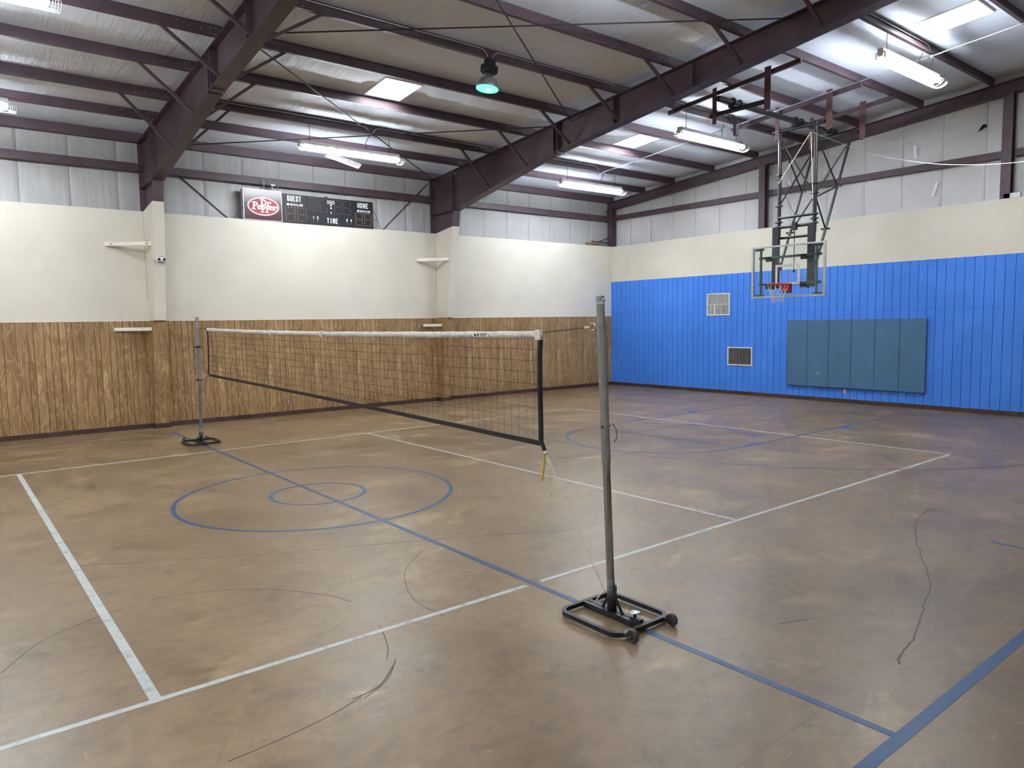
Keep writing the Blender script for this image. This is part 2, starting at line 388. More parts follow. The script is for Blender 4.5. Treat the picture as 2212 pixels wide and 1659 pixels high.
# ------------------------------------------------------------------ walls
def build_left_wall():
    m = MB(); m.box(XMIN, XW+.2, YW, YW+.13, ZP, ZC)
    w = m.build('wall_left', M['cream'], None, 'structure')
    b = MB(); b.box(XMIN, XW, YW+.005, YW+.13, 0, ZP); b.build('panel_backing', M['wood_groove'], w)
    b = MB(); b.box(XMIN, XW, YW-.007, YW+.01, ZP-.004, ZP+.012); b.build('panel_cap', M['cream_trim'], w)
    wid = [.214,.204,.106,.178,.124,.153,.138,.103]
    meshes = []
    for q in wid:
        b = MB(); b.box(0, q-.008, -.0075, .006, .0, ZP-.006); meshes.append(b.mesh('plank'))
    x = -2.85-2*1.22; k = 0
    while x < XW-.06:
        i = k % 8
        if x+wid[i] > XW-.004:
            b = MB(); b.box(0, XW-.004-x, -.0075, .006, 0, ZP-.006); me = b.mesh('plank')
        else: me = meshes[i]
        p = link('plank', me, M['wood'], w); p.location = (x+.004, YW, 0); p.pass_index = i+1
        x += wid[i]; k += 1
    b = MB(); b.box(XMIN, -5.3, YW-.005, YW, 0, ZP-.006); p = b.build('plank', M['wood'], w); p.pass_index = 11
    # insulation blankets above the ledge
    b = MB(); b.box(XMIN, XW+.5, YW+.36, YW+.44, 4.0, 6.75); b.build('wall_sheet', M['joint'], w)
    x0 = -4.20
    yb = YW+.33
    for k in range(22):
        a = x0+k*.920; e = min(a+.914, XW+.26)
        if e-a < .1: break
        g = MB(); nx, nz = 22, 26; vs = []; fs = []
        for j in range(nz+1):
            z = 4.6+(6.66-4.6)*j/nz
            for i in range(nx+1):
                u = i/nx; xx = a+(e-a)*u
                puff = .020*(1-abs(2*u-1)**12)
                pinch = .028*math.exp(-((z-5.86)/.16)**2)
                wr = .007*noise.noise((xx*9, k*3.1, z*.9)) + .006*noise.noise((xx*23, k*5.1, z*1.6))
                vs.append((xx, yb-puff+pinch+wr*(.3+.7*(1-abs(2*u-1)**4)), z))
        for j in range(nz):
            for i in range(nx): q = j*(nx+1)+i; fs.append((q, q+1, q+nx+2, q+nx+1))
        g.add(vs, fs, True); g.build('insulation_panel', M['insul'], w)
    # torn bit near the corner and its brown backing
    g = MB(); g.box(13.95, 14.45, YW+.24, YW+.27, 4.87, 4.93); g.poly([(13.9,YW+.25,4.99),(14.3,YW+.25,4.98),(14.62,YW+.24,4.95),(14.5,YW+.24,4.91),(14.2,YW+.25,4.93),(14.05,YW+.25,4.87)], (0,-1,0), .03)
    g.build('torn_backing', M['fibre'], w, None, 'torn brown insulation backing')
    # baseboard
    b = MB(); b.box(XMIN, XW, YW-.018, YW+.002, 0, .105); b.box(XMIN, XW, YW-.028, YW-.016, 0, .018)
    b.build('baseboard_left', M['base_brown'], None, 'structure')
    return w
WL = build_left_wall()
def build_far_wall():
    m = MB(); m.box(XW, XW+.13, YMIN, YW+.13, ZB, ZC-.01)
    w = m.build('wall_far', M['cream'], None, 'structure')
    b = MB(); b.box(XW+.002, XW+.13, YMIN, YW, 0, ZB); b.build('panel_backing', M['blue_groove'], w)
    b = MB(); b.box(XW-.010, XW+.004, YMIN, YW, ZB-.002, ZB+.012); b.build('panel_cap', M['cream_trim'], w)
    pit = .20333; zs = 2.443; G = .0110
    b = MB(); b.box(-.010, .002, 0, pit-G, 0, zs-.004); lo = b.mesh('plank')
    b = MB(); b.box(-.010, .002, 0, pit-G, zs, ZB-.003); hi = b.mesh('plank')
    k0 = int((-9.0-.12)/pit)
    y = .12 + k0*pit
    while y < YW-.01:
        for me, z in ((lo, 0), (hi, 0)):
            if y+pit > YW:
                b = MB()
                if me is lo: b.box(-.008, .004, 0, YW-.004-y-G/2, 0, zs-.004)
                else: b.box(-.008, .004, 0, YW-.004-y-G/2, zs, ZB-.003)
                me = b.mesh('plank')
            p = link('plank', me, M['blue'], w); p.location = (XW, y+G/2, 0)
        y += pit
    b = MB(); b.box(XW-.006, XW, YMIN, .12+k0*pit, 0, ZB-.003); b.build('plank', M['blue'], w)
    # insulation
    xb = XW+.30
    b = MB(); b.poly([(xb+.04, YW+.45, 4.0), (xb+.04, YMIN, 4.0), (xb+.04, YMIN, zc(YMIN)+.05), (xb+.04, YW+.45, zc(YW+.45)+.05)], (1,0,0), .06); b.build('wall_sheet', M['joint'], w)
    edges = [8.9, 8.13, 7.21, 6.30, 5.38, 4.47, 3.55, 2.85, 2.10, 1.02, 0.02, -.92, -1.84, -2.76, -3.68, -4.6, -5.52, -6.44]
    for k in range(len(edges)-1):
        a, e = edges[k]-.003, edges[k+1]+.003
        g = MB(); ny, nz = 20, 30; vs = []; fs = []
        for j in range(nz+1):
            for i in range(ny+1):
                u = i/ny; yy = a+(e-a)*u; z = 4.6+(zc(yy)-4.6+.01)*j/nz
                puff = .020*(1-abs(2*u-1)**12); pinch = .028*math.exp(-((z-5.86)/.16)**2)
                wr = .006*noise.noise((yy*7, k*3.7, z*.8)) + .003*noise.noise((yy*19, k*5.9, z*1.4))
                vs.append((xb-puff+pinch+wr, yy, z))
        for j in range(nz):
            for i in range(ny): q = j*(ny+1)+i; fs.append((q, q+1, q+ny+2, q+ny+1))
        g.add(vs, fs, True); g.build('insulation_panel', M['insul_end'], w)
    for (yy, z0, z1, tl) in ((2.08, 5.95, 6.12, .10), (-1.2, 6.12, 6.45, .02), (-1.62, 5.15, 5.48, -.10), (1.75, 5.93, 6.02, -.2)):
        g = MB(); x_ = xb-.048; g.poly([(x_, yy, z0), (x_, yy-.07, z0), (x_, yy-.07+tl, z1), (x_, yy+tl, z1)], (-1,0,0), .003); g.build('tape_patch', M['tape'], w)
    g = MB(); x_ = xb-.05; g.poly([(x_, -2.58, 6.47), (x_, -2.76, 6.62), (x_, -2.68, 6.625), (x_, -2.77, 6.57)], (-1,0,0), .004); g.build('tear', M['dark'], w)
    b = MB(); b.box(XW-.026, XW+.002, YMIN, YW, 0, .105); b.box(XW-.036, XW-.02, YMIN, YW, 0, .018)
    b.build('baseboard_far', M['base_brown'], None, 'structure')
    return w
WF = build_far_wall()
def build_other_walls():
    m = MB(); m.box(XMIN-.12, XMIN, YMIN, YW+.4, 0, 8.6); m.build('wall_back', M['cream'], None, 'structure')
    m = MB(); m.box(XMIN, XW+.3, YMIN-.12, YMIN, 0, 8.6); m.build('wall_near', M['cream'], None, 'structure')
build_other_walls()
# ------------------------------------------------------------------ pillars around the frame legs
def build_pillar(n, xc):
    x0, x1 = xc-.122, xc+.118
    def yi(z): return 8.21 - (z-2.43)*(8.21-7.845)/(4.97-2.43)
    m = MB(); za, zt = ZP+.004, 4.975
    m.add([(x0,YW+.05,za),(x1,YW+.05,za),(x1,yi(za),za),(x0,yi(za),za),(x0,YW+.05,zt-.13),(x1,YW+.05,zt-.13),(x1,yi(zt),zt),(x0,yi(zt),zt)],
          [(0,1,2,3),(4,7,6,5),(3,2,6,7),(0,3,7,4),(1,5,6,2),(0,4,5,1)])
    t = m.build('trim_%d' % n, M['cream'], None, 'structure')
    g = MB(); g.tube([(x0-.001, YW-.002, 2.9), (x0-.001, YW-.002, ZC-.005)], .0035, 5); g.build('corner_crack', M['joint'], t)
    def yo(z): return 8.56 - z*(8.56-8.28)/ZP
    def slab(xa, xb, ins, idx):
        b = MB(); z1 = ZP-.004
        b.add([(xa,YW-.001,0),(xb,YW-.001,0),(xb,yo(0)+ins,0),(xa,yo(0)+ins,0),(xa,YW-.001,z1),(xb,YW-.001,z1),(xb,yo(z1)+ins,z1),(xa,yo(z1)+ins,z1)],
              [(0,1,2,3),(4,7,6,5),(3,2,6,7),(0,3,7,4),(1,5,6,2),(0,4,5,1)])
        p = b.build('plank', M['wood'] if idx else M['wood_groove'], t); p.pass_index = idx; return p
    wx0, wx1 = xc-.14, xc+.15
    slab(wx0+.002, wx1-.002, .006, 0).name = 'pillar_core'
    slab(wx0, wx0+.055, 0, 3); slab(wx0+.059, wx1-.050, 0, 2); slab(wx1-.046, wx1, 0, 5)
    b = MB(); y0 = yo(0)-.014
    b.box(wx0-.016, wx1+.016, y0, YW-.015, 0, .105); b.box(wx0-.026, wx1+.026, y0-.01, YW-.015, 0, .018)
    b.build('pillar_base', M['base_brown'], t)
build_pillar(1, F1); build_pillar(2, F2)
# boards across the corners beside the pillars
def corner_bar(a, b, h, label, stain):
    A, B = Vector(a), Vector(b); d = (B-A)
    t = thing('corner_board', label, 'board', (A+B)/2, 0, 'boards across the pillar corners')
    m = MB(); m.bar(A-(A+B)/2, B-(A+B)/2, .045, h); m.build('board', M['bar_wood'], t)
    if stain:
        for f in (.13, .90):
            p = A+d*f-(A+B)/2; q = d.normalized()*.035; g = MB(); off = Vector((d.y, -d.x, 0)).normalized()*.024
            if off.y > 0: off = -off
            g.bar(p+off-q, p+off+q, .004, h*.35); g.build('rusty_screw_stain', M['rust'], t)
        g = MB(); p = A+d*.9-(A+B)/2; g.bar(p+Vector((0,0,h/2)), p+Vector((0,0,h/2+.04)), .05, .012); g.build('rusty_clip', M['rust'], t)
corner_bar((-.90,YW-.02,4.10), (F1-.122,8.06,4.10), .075, 'cream board with rusty spots across the upper corner of the left pillar', True)
corner_bar((6.95,YW-.02,4.08), (F2-.122,8.07,4.08), .080, 'clean cream board across the upper corner of the right pillar', False)
corner_bar((-.82,YW-.03,2.25), (F1-.14,8.44,2.25), .072, 'cream board on the wood panelling beside the left pillar', False)
corner_bar((7.10,YW-.03,2.22), (F2-.14,8.47,2.22), .072, 'short cream board on the wood panelling beside the right pillar', False)
# ------------------------------------------------------------------ roof insulation with skylight openings
SKY = [(3.25,4.05,3.60,4.50), (10.56,11.35,3.60,4.50), (10.47,11.26,-4.12,-3.02)]
def build_ceiling():
    xs = [XMIN+i*.11 for i in range(int((XW+.34-XMIN)/.11)+1)]; xs[-1] = XW+.34
    ys = [YMIN+i*.15 for i in range(int((YW+.42-YMIN)/.15)+1)]; ys[-1] = YW+.42
    for (a, b, c, d) in SKY:
        for arr, vals in ((xs, (a, b)), (ys, (c, d))):
            for q in vals: i = min(range(len(arr)), key=lambda j: abs(arr[j]-q)); arr[i] = q
    P = sorted(PUR+[8.85, YMIN])
    def sag(y):
        for a, b in zip(P, P[1:]):
            if a <= y <= b: return math.sin(PI*(y-a)/(b-a))
        return 0
    vs = []; fs = []; nx = len(xs)
    for y in ys:
        s = sag(y)
        for x in xs:
            w = .011*noise.noise((x*1.6+y*.35, y*.5, 1.7)) + .010*noise.noise((x*4.3-y*.5, y*.5, 5.2)) + .012*abs(noise.noise((x*5.5+y*.6, y*.6, 9.1)))
            dfr = min(abs(x-F1), abs(x-F2)); w *= 1+.9*math.exp(-(dfr/.8)**2)
            insky = any(a-.3 < x < b+.3 and c-.2 < y < d+.2 for a, b, c, d in SKY)
            vs.append((x, y, zc(y) + s*(w*(.3 if insky else 1) - .030*(0 if insky else 1))))
    for j in range(len(ys)-1):
        for i in range(nx-1):
            cx, cy = (xs[i]+xs[i+1])/2, (ys[j]+ys[j+1])/2
            if any(a < cx < b and c < cy < d for a, b, c, d in SKY): continue
            q = j*nx+i; fs.append((q, q+nx, q+nx+1, q+1))
    m = MB(); m.add(vs, fs, True); c_ = m.build('ceiling', M['ceil'], None, 'structure')
    m = MB(); z0, z1 = zc(YMIN)+.16, zc(YW+.42)+.16
    def roofq(xa, xb, ya, yb, b):
        b.add([(xa,ya,zc(ya)+.16),(xb,ya,zc(ya)+.16),(xb,yb,zc(yb)+.16),(xa,yb,zc(yb)+.16)], [(0,1,2,3)])
    return c_
build_ceiling()
def build_roof_deck():
    # opaque metal roof above the insulation, open over the skylights
    xs = sorted({XMIN-.12, XW+.4, *[q for s in SKY for q in s[:2]]}); ys = sorted({YMIN-.12, YW+.46, *[q for s in SKY for q in s[2:]]})
    m = MB()
    for i in range(len(xs)-1):
        for j in range(len(ys)-1):
            cx, cy = (xs[i]+xs[i+1])/2, (ys[j]+ys[j+1])/2
            if any(a < cx < b and c < cy < d for a, b, c, d in SKY): continue
            xa, xb, ya, yb = xs[i], xs[i+1], ys[j], ys[j+1]
            m.add([(xa,ya,zc(ya)+.10),(xb,ya,zc(ya)+.10),(xb,yb,zc(yb)+.10),(xa,yb,zc(yb)+.10)], [(0,1,2,3)])
    m.build('ceiling_deck', M['galv'], None, 'structure')
build_roof_deck()
for i, (a, b, c, d) in enumerate(SKY):
    m = MB(); n = 4; vs = []
    for k in range(n+1):
        x = a-.02+(b-a+.04)*k/n; dz = .006*math.cos(k*PI)
        for y in (c-.02, d+.02): vs.append((x, y, zc(y)+.085+dz))
    m.add(vs, [(2*k, 2*k+1, 2*k+3, 2*k+2) for k in range(n)], True)
    w = m.build('window_%d' % (i+1), M['daylight'], None, 'structure')
    g = MB()
    for (xa, xb, ya, yb) in ((a-.02,a,c,d),(b,b+.02,c,d),(a,b,c-.02,c),(a,b,d,d+.02)):
        g.add([(xa,ya,zc(ya)-.02),(xb,ya,zc(ya)-.02),(xb,yb,zc(yb)-.02),(xa,yb,zc(yb)-.02),(xa,ya,zc(ya)+.09),(xb,ya,zc(ya)+.09),(xb,yb,zc(yb)+.09),(xa,yb,zc(yb)+.09)],
              [(0,3,2,1),(4,5,6,7),(0,1,5,4),(1,2,6,5),(2,3,7,6),(3,0,4,7)])
    g.build('curb', M['white'], w)
# ------------------------------------------------------------------ purlins
ORD = ['first','second','third','fourth','fifth','sixth','seventh','eighth','ninth','tenth','eleventh','twelfth','thirteenth','fourteenth']
def build_purlins():
    FRX = [F1, F2]
    for k, y in enumerate(PUR):
        z = zb(y)
        m = MB(); m.prism_path([Vector((XMIN+.05, y, z)), Vector((XW+.26, y, z))],
            [(-.0,.008),(-.0,.196),(.06,.196),(.06,.204),(-.008,.204),(-.008,.008),(-.068,.008),(-.068,.024),(-.074,.024),(-.074,0),(0,0)], Vector((0,1,0)), Vector((0,0,1)))
        t = thing('roof_purlin', 'dark maroon steel roof purlin, %s counted inward from the wood panelled wall' % ORD[k], 'purlin', (0,0,0), 0, 'roof purlins')
        m.build('z_section', M['steel'], t)
        g = MB(); bl = MB()
        for fx in FRX:
            g = MB(); g.box(fx-.72, fx+.72, y-.015, y-.0085, z+.010, z+.194); g.build('lap_plate', M['steel'], t)
            for dx in (-.70,-.52,-.34,-.20,-.12,.12,.20,.34,.52,.70):
                for dz in ((.05,.15) if abs(dx) in (.12,.7,.2) else (.10,)): bl.lathe([(0,-.008),(.009,-.008),(.009,0)], 6, (fx+dx, y-.0155, z+dz), 'y', False)
        bl.build('bolts', M['bolt'], t, 'stuff')
    # eave strut along the side wall
    m = MB(); z = 6.40
    m.prism_path([Vector((XMIN+.05, 8.88, z)), Vector((XW+.2, 8.88, z))], [(0,0),(.16,0),(.16,.01),(.01,.01),(.01,.19),(.16,.19),(.16,.2),(0,.2)], Vector((0,1,0)), Vector((0,0,1)))
    tag(m.build('eave_strut', M['steel'], None), 'dark steel eave beam along the top of the wood panelled wall', 'beam')
build_purlins()
# ------------------------------------------------------------------ rigid frames
def zr(y):        # underside of the rafter
    P = [(7.80,5.42),(3.70,6.19),(-3.96,7.08),(YMIN,7.80)]
    for (a, za), (b, z2) in zip(P, P[1:]):
        if b <= y <= a: return za+(z2-za)*(y-a)/(b-a)
    return P[0][1] if y > 7.8 else P[-1][1]
def yin(z): return 8.70-z*(8.70-7.80)/5.42
def build_frame(xc, label):
    t = thing('rigid_frame', label, 'steel frame', (xc, 0, 0), 0, 'tapered roof frames')
    fw, ft = .125, .014
    m = MB()   # leg
    yo = 8.985
    m.add([(-.008,yo,0),(.008,yo,0),(.008,yin(0),0),(-.008,yin(0),0),(-.008,yo,6.40),(.008,yo,6.40),(.008,7.80,6.40),(-.008,7.80,6.40),(.008,7.80,5.42),(-.008,7.80,5.42)],
          [(0,4,7,9,3),(1,2,8,6,5),(4,5,6,7)])
    cw = .112; m.box(-cw, cw, yo, yo+ft, 0, 6.40)
    for (za, zt) in ((0, 5.42),):
        a = [(-cw,yin(za),za),(cw,yin(za),za),(cw,yin(zt),zt),(-cw,yin(zt),zt)]
        m.poly(a, (0,-1,0), ft)
    m.build('column', M['steel'], t)
    m = MB()   # rafter web and flanges
    ysn = [7.80, 5.5, 3.70, 0, -3.96, -8, YMIN+.02]
    vs = []; fs = []
    for y in ysn:
        vs += [(-.006,y,zr(y)), (.006,y,zr(y)), (.006,y,zb(y)-.012), (-.006,y,zb(y)-.012)]
    for k in range(len(ysn)-1):
        for i in range(4): fs.append((4*k+i, 4*k+(i+1)%4, 4*k+4+(i+1)%4, 4*k+4+i))
    m.add(vs, fs)
    for top in (0, 1):
        vs = []; fs = []
        for y in ([8.985]+ysn if top else ysn):
            z = zb(y)-.014 if top else zr(y)-ft
            if top and y > 8.9: z = 6.388
            vs += [(-fw,y,z),(fw,y,z),(fw,y,z+ft),(-fw,y,z+ft)]
        n = len(vs)//4
        for k in range(n-1):
            for i in range(4): fs.append((4*k+i, 4*k+(i+1)%4, 4*k+4+(i+1)%4, 4*k+4+i))
        fs += [(0,3,2,1), (4*n-4,4*n-3,4*n-2,4*n-1)]
        m.add(vs, fs)
    m.build('rafter', M['steel'], t)
    def plate(y, th, za, zt, hw=.118):
        g = MB(); g.box(-hw, hw, y-th/2, y+th/2, za, zt); g.build('stiffener_plate', M['steel'], t)
    plate(7.86, .022, 5.40, 6.40); plate(3.50, .02, zr(3.5)-.05, zb(3.5)); plate(3.63, .02, zr(3.63)-.05, zb(3.63)); plate(-.31, .014, zr(-.31), zb(-.31)-.012, .1); plate(-4.1, .02, zr(-4.1)-.04, zb(-4.1)); plate(1.74, .012, zr(1.74), zb(1.74)-.012, .1)
    g = MB(); g.box(-.118, .118, 7.83, 8.985, 5.405, 5.42); g.build('stiffener_plate', M['steel'], t)
    for y in PUR[1:9]:
        for s in (-1, 1):
            g = MB(); a = Vector((s*1.04, y-.03, zb(y)+.06)); b = Vector((s*.09, y-.02, zr(y)+.03))
            g.angle(a, b, .05, .006, (0,1,0)); g.build('flange_brace', M['steel'], t)
    return t
build_frame(F1, 'tapered dark maroon steel frame rising from the pillar with the white camera')
build_frame(F2, 'tapered dark maroon steel frame between the scoreboard and the far blue wall')
# ------------------------------------------------------------------ end wall steel and girts
def build_end_steel():
    xa = XW+.08
    t = thing('end_wall_rafter', 'sloping dark steel beam under the roof along the far blue wall', 'beam')
    m = MB()
    def slab(x0, x1, dz0, dz1):
        a, b = YW+.25, YMIN+.02
        m.add([(x0,a,zb(a)+dz0),(x1,a,zb(a)+dz0),(x1,b,zb(b)+dz0),(x0,b,zb(b)+dz0),(x0,a,zb(a)+dz1),(x1,a,zb(a)+dz1),(x1,b,zb(b)+dz1),(x0,b,zb(b)+dz1)],
              [(0,3,2,1),(4,5,6,7),(0,1,5,4),(1,2,6,5),(2,3,7,6),(3,0,4,7)])
    slab(xa-.06, xa+.13, -.278, -.264); slab(xa-.06, xa+.13, -.014, 0); slab(xa+.03, xa+.045, -.27, -.01)
    m.build('i_section', M['steel'], t)
    for y, wd_, nm in ((8.80, .20, 'corner'), (2.84, .20, 'mid'), (-3.25, .20, 'right')):
        g = MB(); z1 = zb(y)-.27
        g.box(xa-.06, xa-.048, y-wd_/2, y+wd_/2, 4.6, z1); g.box(xa+.118, xa+.13, y-wd_/2, y+wd_/2, 4.6, z1); g.box(xa-.05, xa+.12, y-.005, y+.005, 4.6, z1)
        lab = {'corner':'dark steel post in the corner of the two walls', 'mid':'dark steel wall post left of the basketball backboard', 'right':'dark steel wall post near the right edge with a grey block at its foot'}[nm]
        q = thing('wall_post', lab, 'post', (0,0,0), 0, 'end wall posts'); g.build('i_section', M['steel'], q)
        if nm == 'right':
            g = MB(); g.box(XW+.02, XW+.12, y-.30, y+.02, ZC-.005, ZC+.095); g.build('foot_block', M['galv'], q)
        if nm == 'corner':
            g = MB(); g.bar((XW-.02, YW+.11, 5.18), (XW-.55, YW+.12, 5.0), .03, .03); g.bar((XW-.85,YW+.12,5.02), (XW-.02,YW+.12,4.99), .035, .035); g.build('angle_bracket', M['rod'], q)
    bays = [(YW+.05, 2.95, 'between the corner and the left post'), (2.73, -3.14, 'behind the basketball frame'), (-3.36, YMIN, 'right of the right hand post')]
    for a, b, lab in bays:
        m = MB(); m.prism_path([Vector((xa+.10, a, 5.79)), Vector((xa+.10, b, 5.79))], [(0,0),(.10,0),(.10,.01),(.01,.01),(.01,.145),(.10,.145),(.10,.155),(0,.155)], Vector((1,0,0)), Vector((0,0,1)))
        tag(m.build('wall_girt', M['steel'], None), 'dark steel girt on the far wall insulation ' + lab, 'girt', 'wall girts')
    sp = [(XMIN, F1-.13, 'left of the scoreboard frame'), (F1+.13, F2-.13, 'behind the scoreboard'), (F2+.13, XW+.02, 'next to the far corner')]
    for a, b, lab in sp:
        m = MB(); m.prism_path([Vector((a, YW+.13, 5.765)), Vector((b, YW+.13, 5.765))], [(0,0),(.14,0),(.14,.01),(.01,.01),(.01,.16),(.14,.16),(.14,.17),(0,.17)], Vector((0,1,0)), Vector((0,0,1)))
        tag(m.build('wall_girt', M['steel'], None), 'dark steel girt on the side wall insulation ' + lab, 'girt', 'wall girts')
build_end_steel()
# ------------------------------------------------------------------ bracing rods
def rod(a, b, r, label, mat='rod'):
    m = MB(); m.tube([a, b], r, 8); tag(m.build('brace_rod', M[mat], None), label, 'rod', 'roof brace rods')
def rp(x, y, dz=-.05): return (x, y, zb(y)+dz)
rod(rp(F1+.03, 2.75), rp(F2-.03, -2.35), .013, 'roof brace rod passing above the green lamp and rising to the right')
rod(rp(F1+.03, -2.4, -.09), rp(F2-.03, 3.1, -.09), .013, 'roof brace rod crossing right of the green lamp down to the right frame')
rod(rp(F1+.03, 2.6), (F2-.03, 8.8, 6.36), .013, 'roof brace rod running behind the lamp with the hanging guard to the eave')
rod((F1+.03, 8.8, 6.30), rp(F2-.03, 3.45, -.09), .013, 'roof brace rod from the left eave under the skylight to the right frame')
rod((F1+.15, YW+.29, 6.29), (2.52, YW+.29, 4.33), .013, 'wall brace rod sloping down left of the scoreboard')
rod((F2-.15, YW+.29, 6.32), (5.45, YW+.29, 4.33), .013, 'wall brace rod sloping down right of the scoreboard')
# ------------------------------------------------------------------ conduits
def conduit(pts, label, r=.011):
    m = MB(); m.tube(pts, r, 8); return tag(m.build('conduit', M['galv'], None), label, 'conduit', 'ceiling conduits')
def bend_pts(xa, xt, y, zt, zd, s):
    # along the purlin at height zt from xa to near xt, then bending down to zd
    rr = .16; out = [(xa, y, zt)]
    for k in range(9):
        a = k/8*PI/2; out.append((xt - s*(rr - rr*math.sin(a)), y, zt-rr+rr*math.cos(a)))
    out.append((xt, y, zd)); return out
def purlin_conduits(y, xt, xl, xr, lab):
    yf = y-.030; zt, zd = zb(y)+.155, zb(y)-.03
    if xl is not None: conduit(bend_pts(xl, xt-.05, yf, zt, zd, 1), 'conduit bending down from the left into ' + lab)
    if xr is not None: conduit(bend_pts(xr, xt+.05, yf, zt, zd, -1), 'conduit bending down from the right into ' + lab)
purlin_conduits(PUR[4], 4.24, .25, 7.5, 'the green lamp')
purlin_conduits(PUR[1], 4.24, .25, 7.5, 'the box above the lamp with hanging guard')
purlin_conduits(PUR[1], 11.70, 7.95, None, 'the box above the far corner lamp')
purlin_conduits(PUR[4], 11.70, 7.95, None, 'the box beside the basketball frame')
purlin_conduits(PUR[7], 11.70, 7.95, None, 'the box above the right hand lamp')
conduit([(11.73, 6.2, zb(6.2)-.03), (11.73, -5.8, zb(-5.8)-.03)], 'straight bright conduit crossing under the purlins of the far bay', .012)
for (bx, by, lab) in ((4.24, PUR[1], 'above the lamp with the hanging guard'), (11.70, PUR[1], 'above the far corner lamp'), (11.70, PUR[4], 'beside the basketball frame'), (11.70, PUR[7], 'above the right hand lamp')):
    m = MB(); m.lathe([(0,-.05),(.05,-.05),(.055,-.04),(.055,-.005),(.05,0),(0,0)], 12, (bx, by-.035, zb(by)-.025)); m.box(bx-.09, bx+.09, by-.06, by-.01, zb(by)-.055, zb(by)-.03)
    tag(m.build('junction_box', M['galv'], None), 'small round junction box ' + lab, 'junction box', 'ceiling junction boxes')
# ------------------------------------------------------------------ fluorescent lamps
def lamp_meshes():
    L = 2.44; h = L/2; D = {}
    m = MB(); m.box(-h, h, -.055, .055, .075, .145); m.box(-h, h, -.07, .07, .065, .078); D['housing'] = m.mesh('housing')
    m = MB(); n = 9
    for s in (-1, 1):
        def q(xa, xb, u0, u1):
            P = lambda u: (s*(.06+.080*u), .082-.050*u)
            (ya, za), (yb, zb_) = P(u0), P(u1)
            vs = [(xa,ya,za),(xb,ya,za),(xb,yb,zb_),(xa,yb,zb_)]; vs += [(x,y,z+.004) for x,y,z in vs]
            m.add(vs, [(0,3,2,1),(4,5,6,7),(0,1,5,4),(1,2,6,5),(2,3,7,6),(3,0,4,7)])
        q(-h, h, 0, .34); q(-h, h, .52, 1)
        for k in range(n):
            x0 = -h+L*k/n; q(x0, x0+L/n*.30, .34, .52)
        q(h-.06, h, .34, .52)
    D['reflector'] = m.mesh('reflector')
    m = MB(); m.tube([(-h+.05,0,0),(h-.05,0,0)], .020, 6, False); D['tube'] = m.mesh('tube')
    for s in (-1, 1):
        m = MB(); m.box(s*h-.012, s*h+.012, -.05, .05, .0, .145)
        for y in (-.075, .075): m.box(s*(h-.02)-.02, s*(h-.02)+.02, y-.016, y+.016, -.03, .07)
        m.box(s*h-.012, s*h+.012, -.09, .09, .05, .07); D['end_plate%d' % s] = m.mesh('end_plate')
    m = MB(); r = .004
    def prof(u): a = -PI*.08-PI*.84*u; return (.165*math.cos(a)*1.0, .02+.105*math.sin(a))
    for u in (0, .25, .5, .75, 1):
        y, z = prof(u); m.tube([(-h,y,z),(h+.12,y,z)], r, 4)
    for k in range(13):
        x = -h+(L+.12)*k/12; m.tube([(x, *prof(j/8)) for j in range(9)], r, 4)
    for dx in (.03,.06,.09): m.tube([(h+dx, *prof(j/8)) for j in range(9)], r, 4)
    D['wire_guard'] = m.mesh('wire_guard')
    return D
LD = lamp_meshes()
def fluoro(cx, cy, z, zt, label, guard='on', cord=True):
    t = thing('fluorescent_lamp', label, 'ceiling lamp', (cx, cy, z), 0, 'hanging fluorescent lamps')
    link('housing', LD['housing'], M['white'], t); link('reflector', LD['reflector'], M['white'], t); [link('end_plate', LD['end_plate%d' % s], M['white'], t) for s in (-1, 1)]
    for y in (-.075, .075):
        o = link('tube', LD['tube'], M['tubew'], t); o.location = (0, y, -.018)
    if guard == 'on': link('wire_guard', LD['wire_guard'], M['wireguard'], t)
    for s in (-1, 1):
        m = MB(); m.tube([(s*.98,0,.14),(s*.98,0,zt-z)], .006, 5); m.tube([(s*.98,0,.14),(s*.98,0,.20)], .013, 6); m.build('hanger_wire', M['rod'], t)
    if cord:
        m = MB(); m.tube([(.45,-.03,zt-z-.05),(.40,-.03,(zt-z)*.75),(.36,-.02,(zt-z)*.6),(.40,0,.145)], .008, 6); m.build('power_cord', M['webbing'], t)
    return t
def fl_row(cx, y, z, label, **kw): return fluoro(cx, y, z, zb(y), label, **kw)
l1 = fl_row(3.74, 6.18, 6.13, 'long fluorescent lamp with its wire guard hanging open above the scoreboard', guard='off', cord=True)
def hanging_guard(t):
    g = MB(); n = 20; L = .80; w = .17
    P = lambda u, v: (-.60+L*u, w*(v-.5), -.05-.17*u-.055*v-.015*math.sin(PI*v))
    for j in range(5): g.tube([P(0,j/4), P(1,j/4)], .003, 4)
    for k in range(n+1): g.tube([P(k/n, j/4) for j in range(5)], .0028, 4)
    g.tube([P(.72,0), (P(.72,0)[0], P(.72,0)[1]-.01, P(.72,0)[2]-.05)], .016, 5)
    g.build('wire_guard', M['wireguard'], t, None, 'white wire guard hanging open')
    m = MB(); h = 1.22
    for dx in (.02,.05,.08): m.tube([(h+dx, .15*math.cos(-PI*.08-PI*.84*j/8), .02+.105*math.sin(-PI*.08-PI*.84*j/8)) for j in range(9)], .004, 4)
    m.build('guard_end', M['wireguard'], t)
hanging_guard(l1)
fl_row(11.42, 6.18, 6.15, 'fluorescent lamp hanging farthest away near the room corner')
fl_row(10.85, 1.58, 6.50, 'fluorescent lamp hanging left of the basketball frame')
fl_row(10.88, -2.88, 6.93, 'fluorescent lamp hanging right of the basketball frame below a skylight')
fl_row(-3.80, 1.60, 6.30, 'fluorescent lamp cut by the top left corner of the picture')
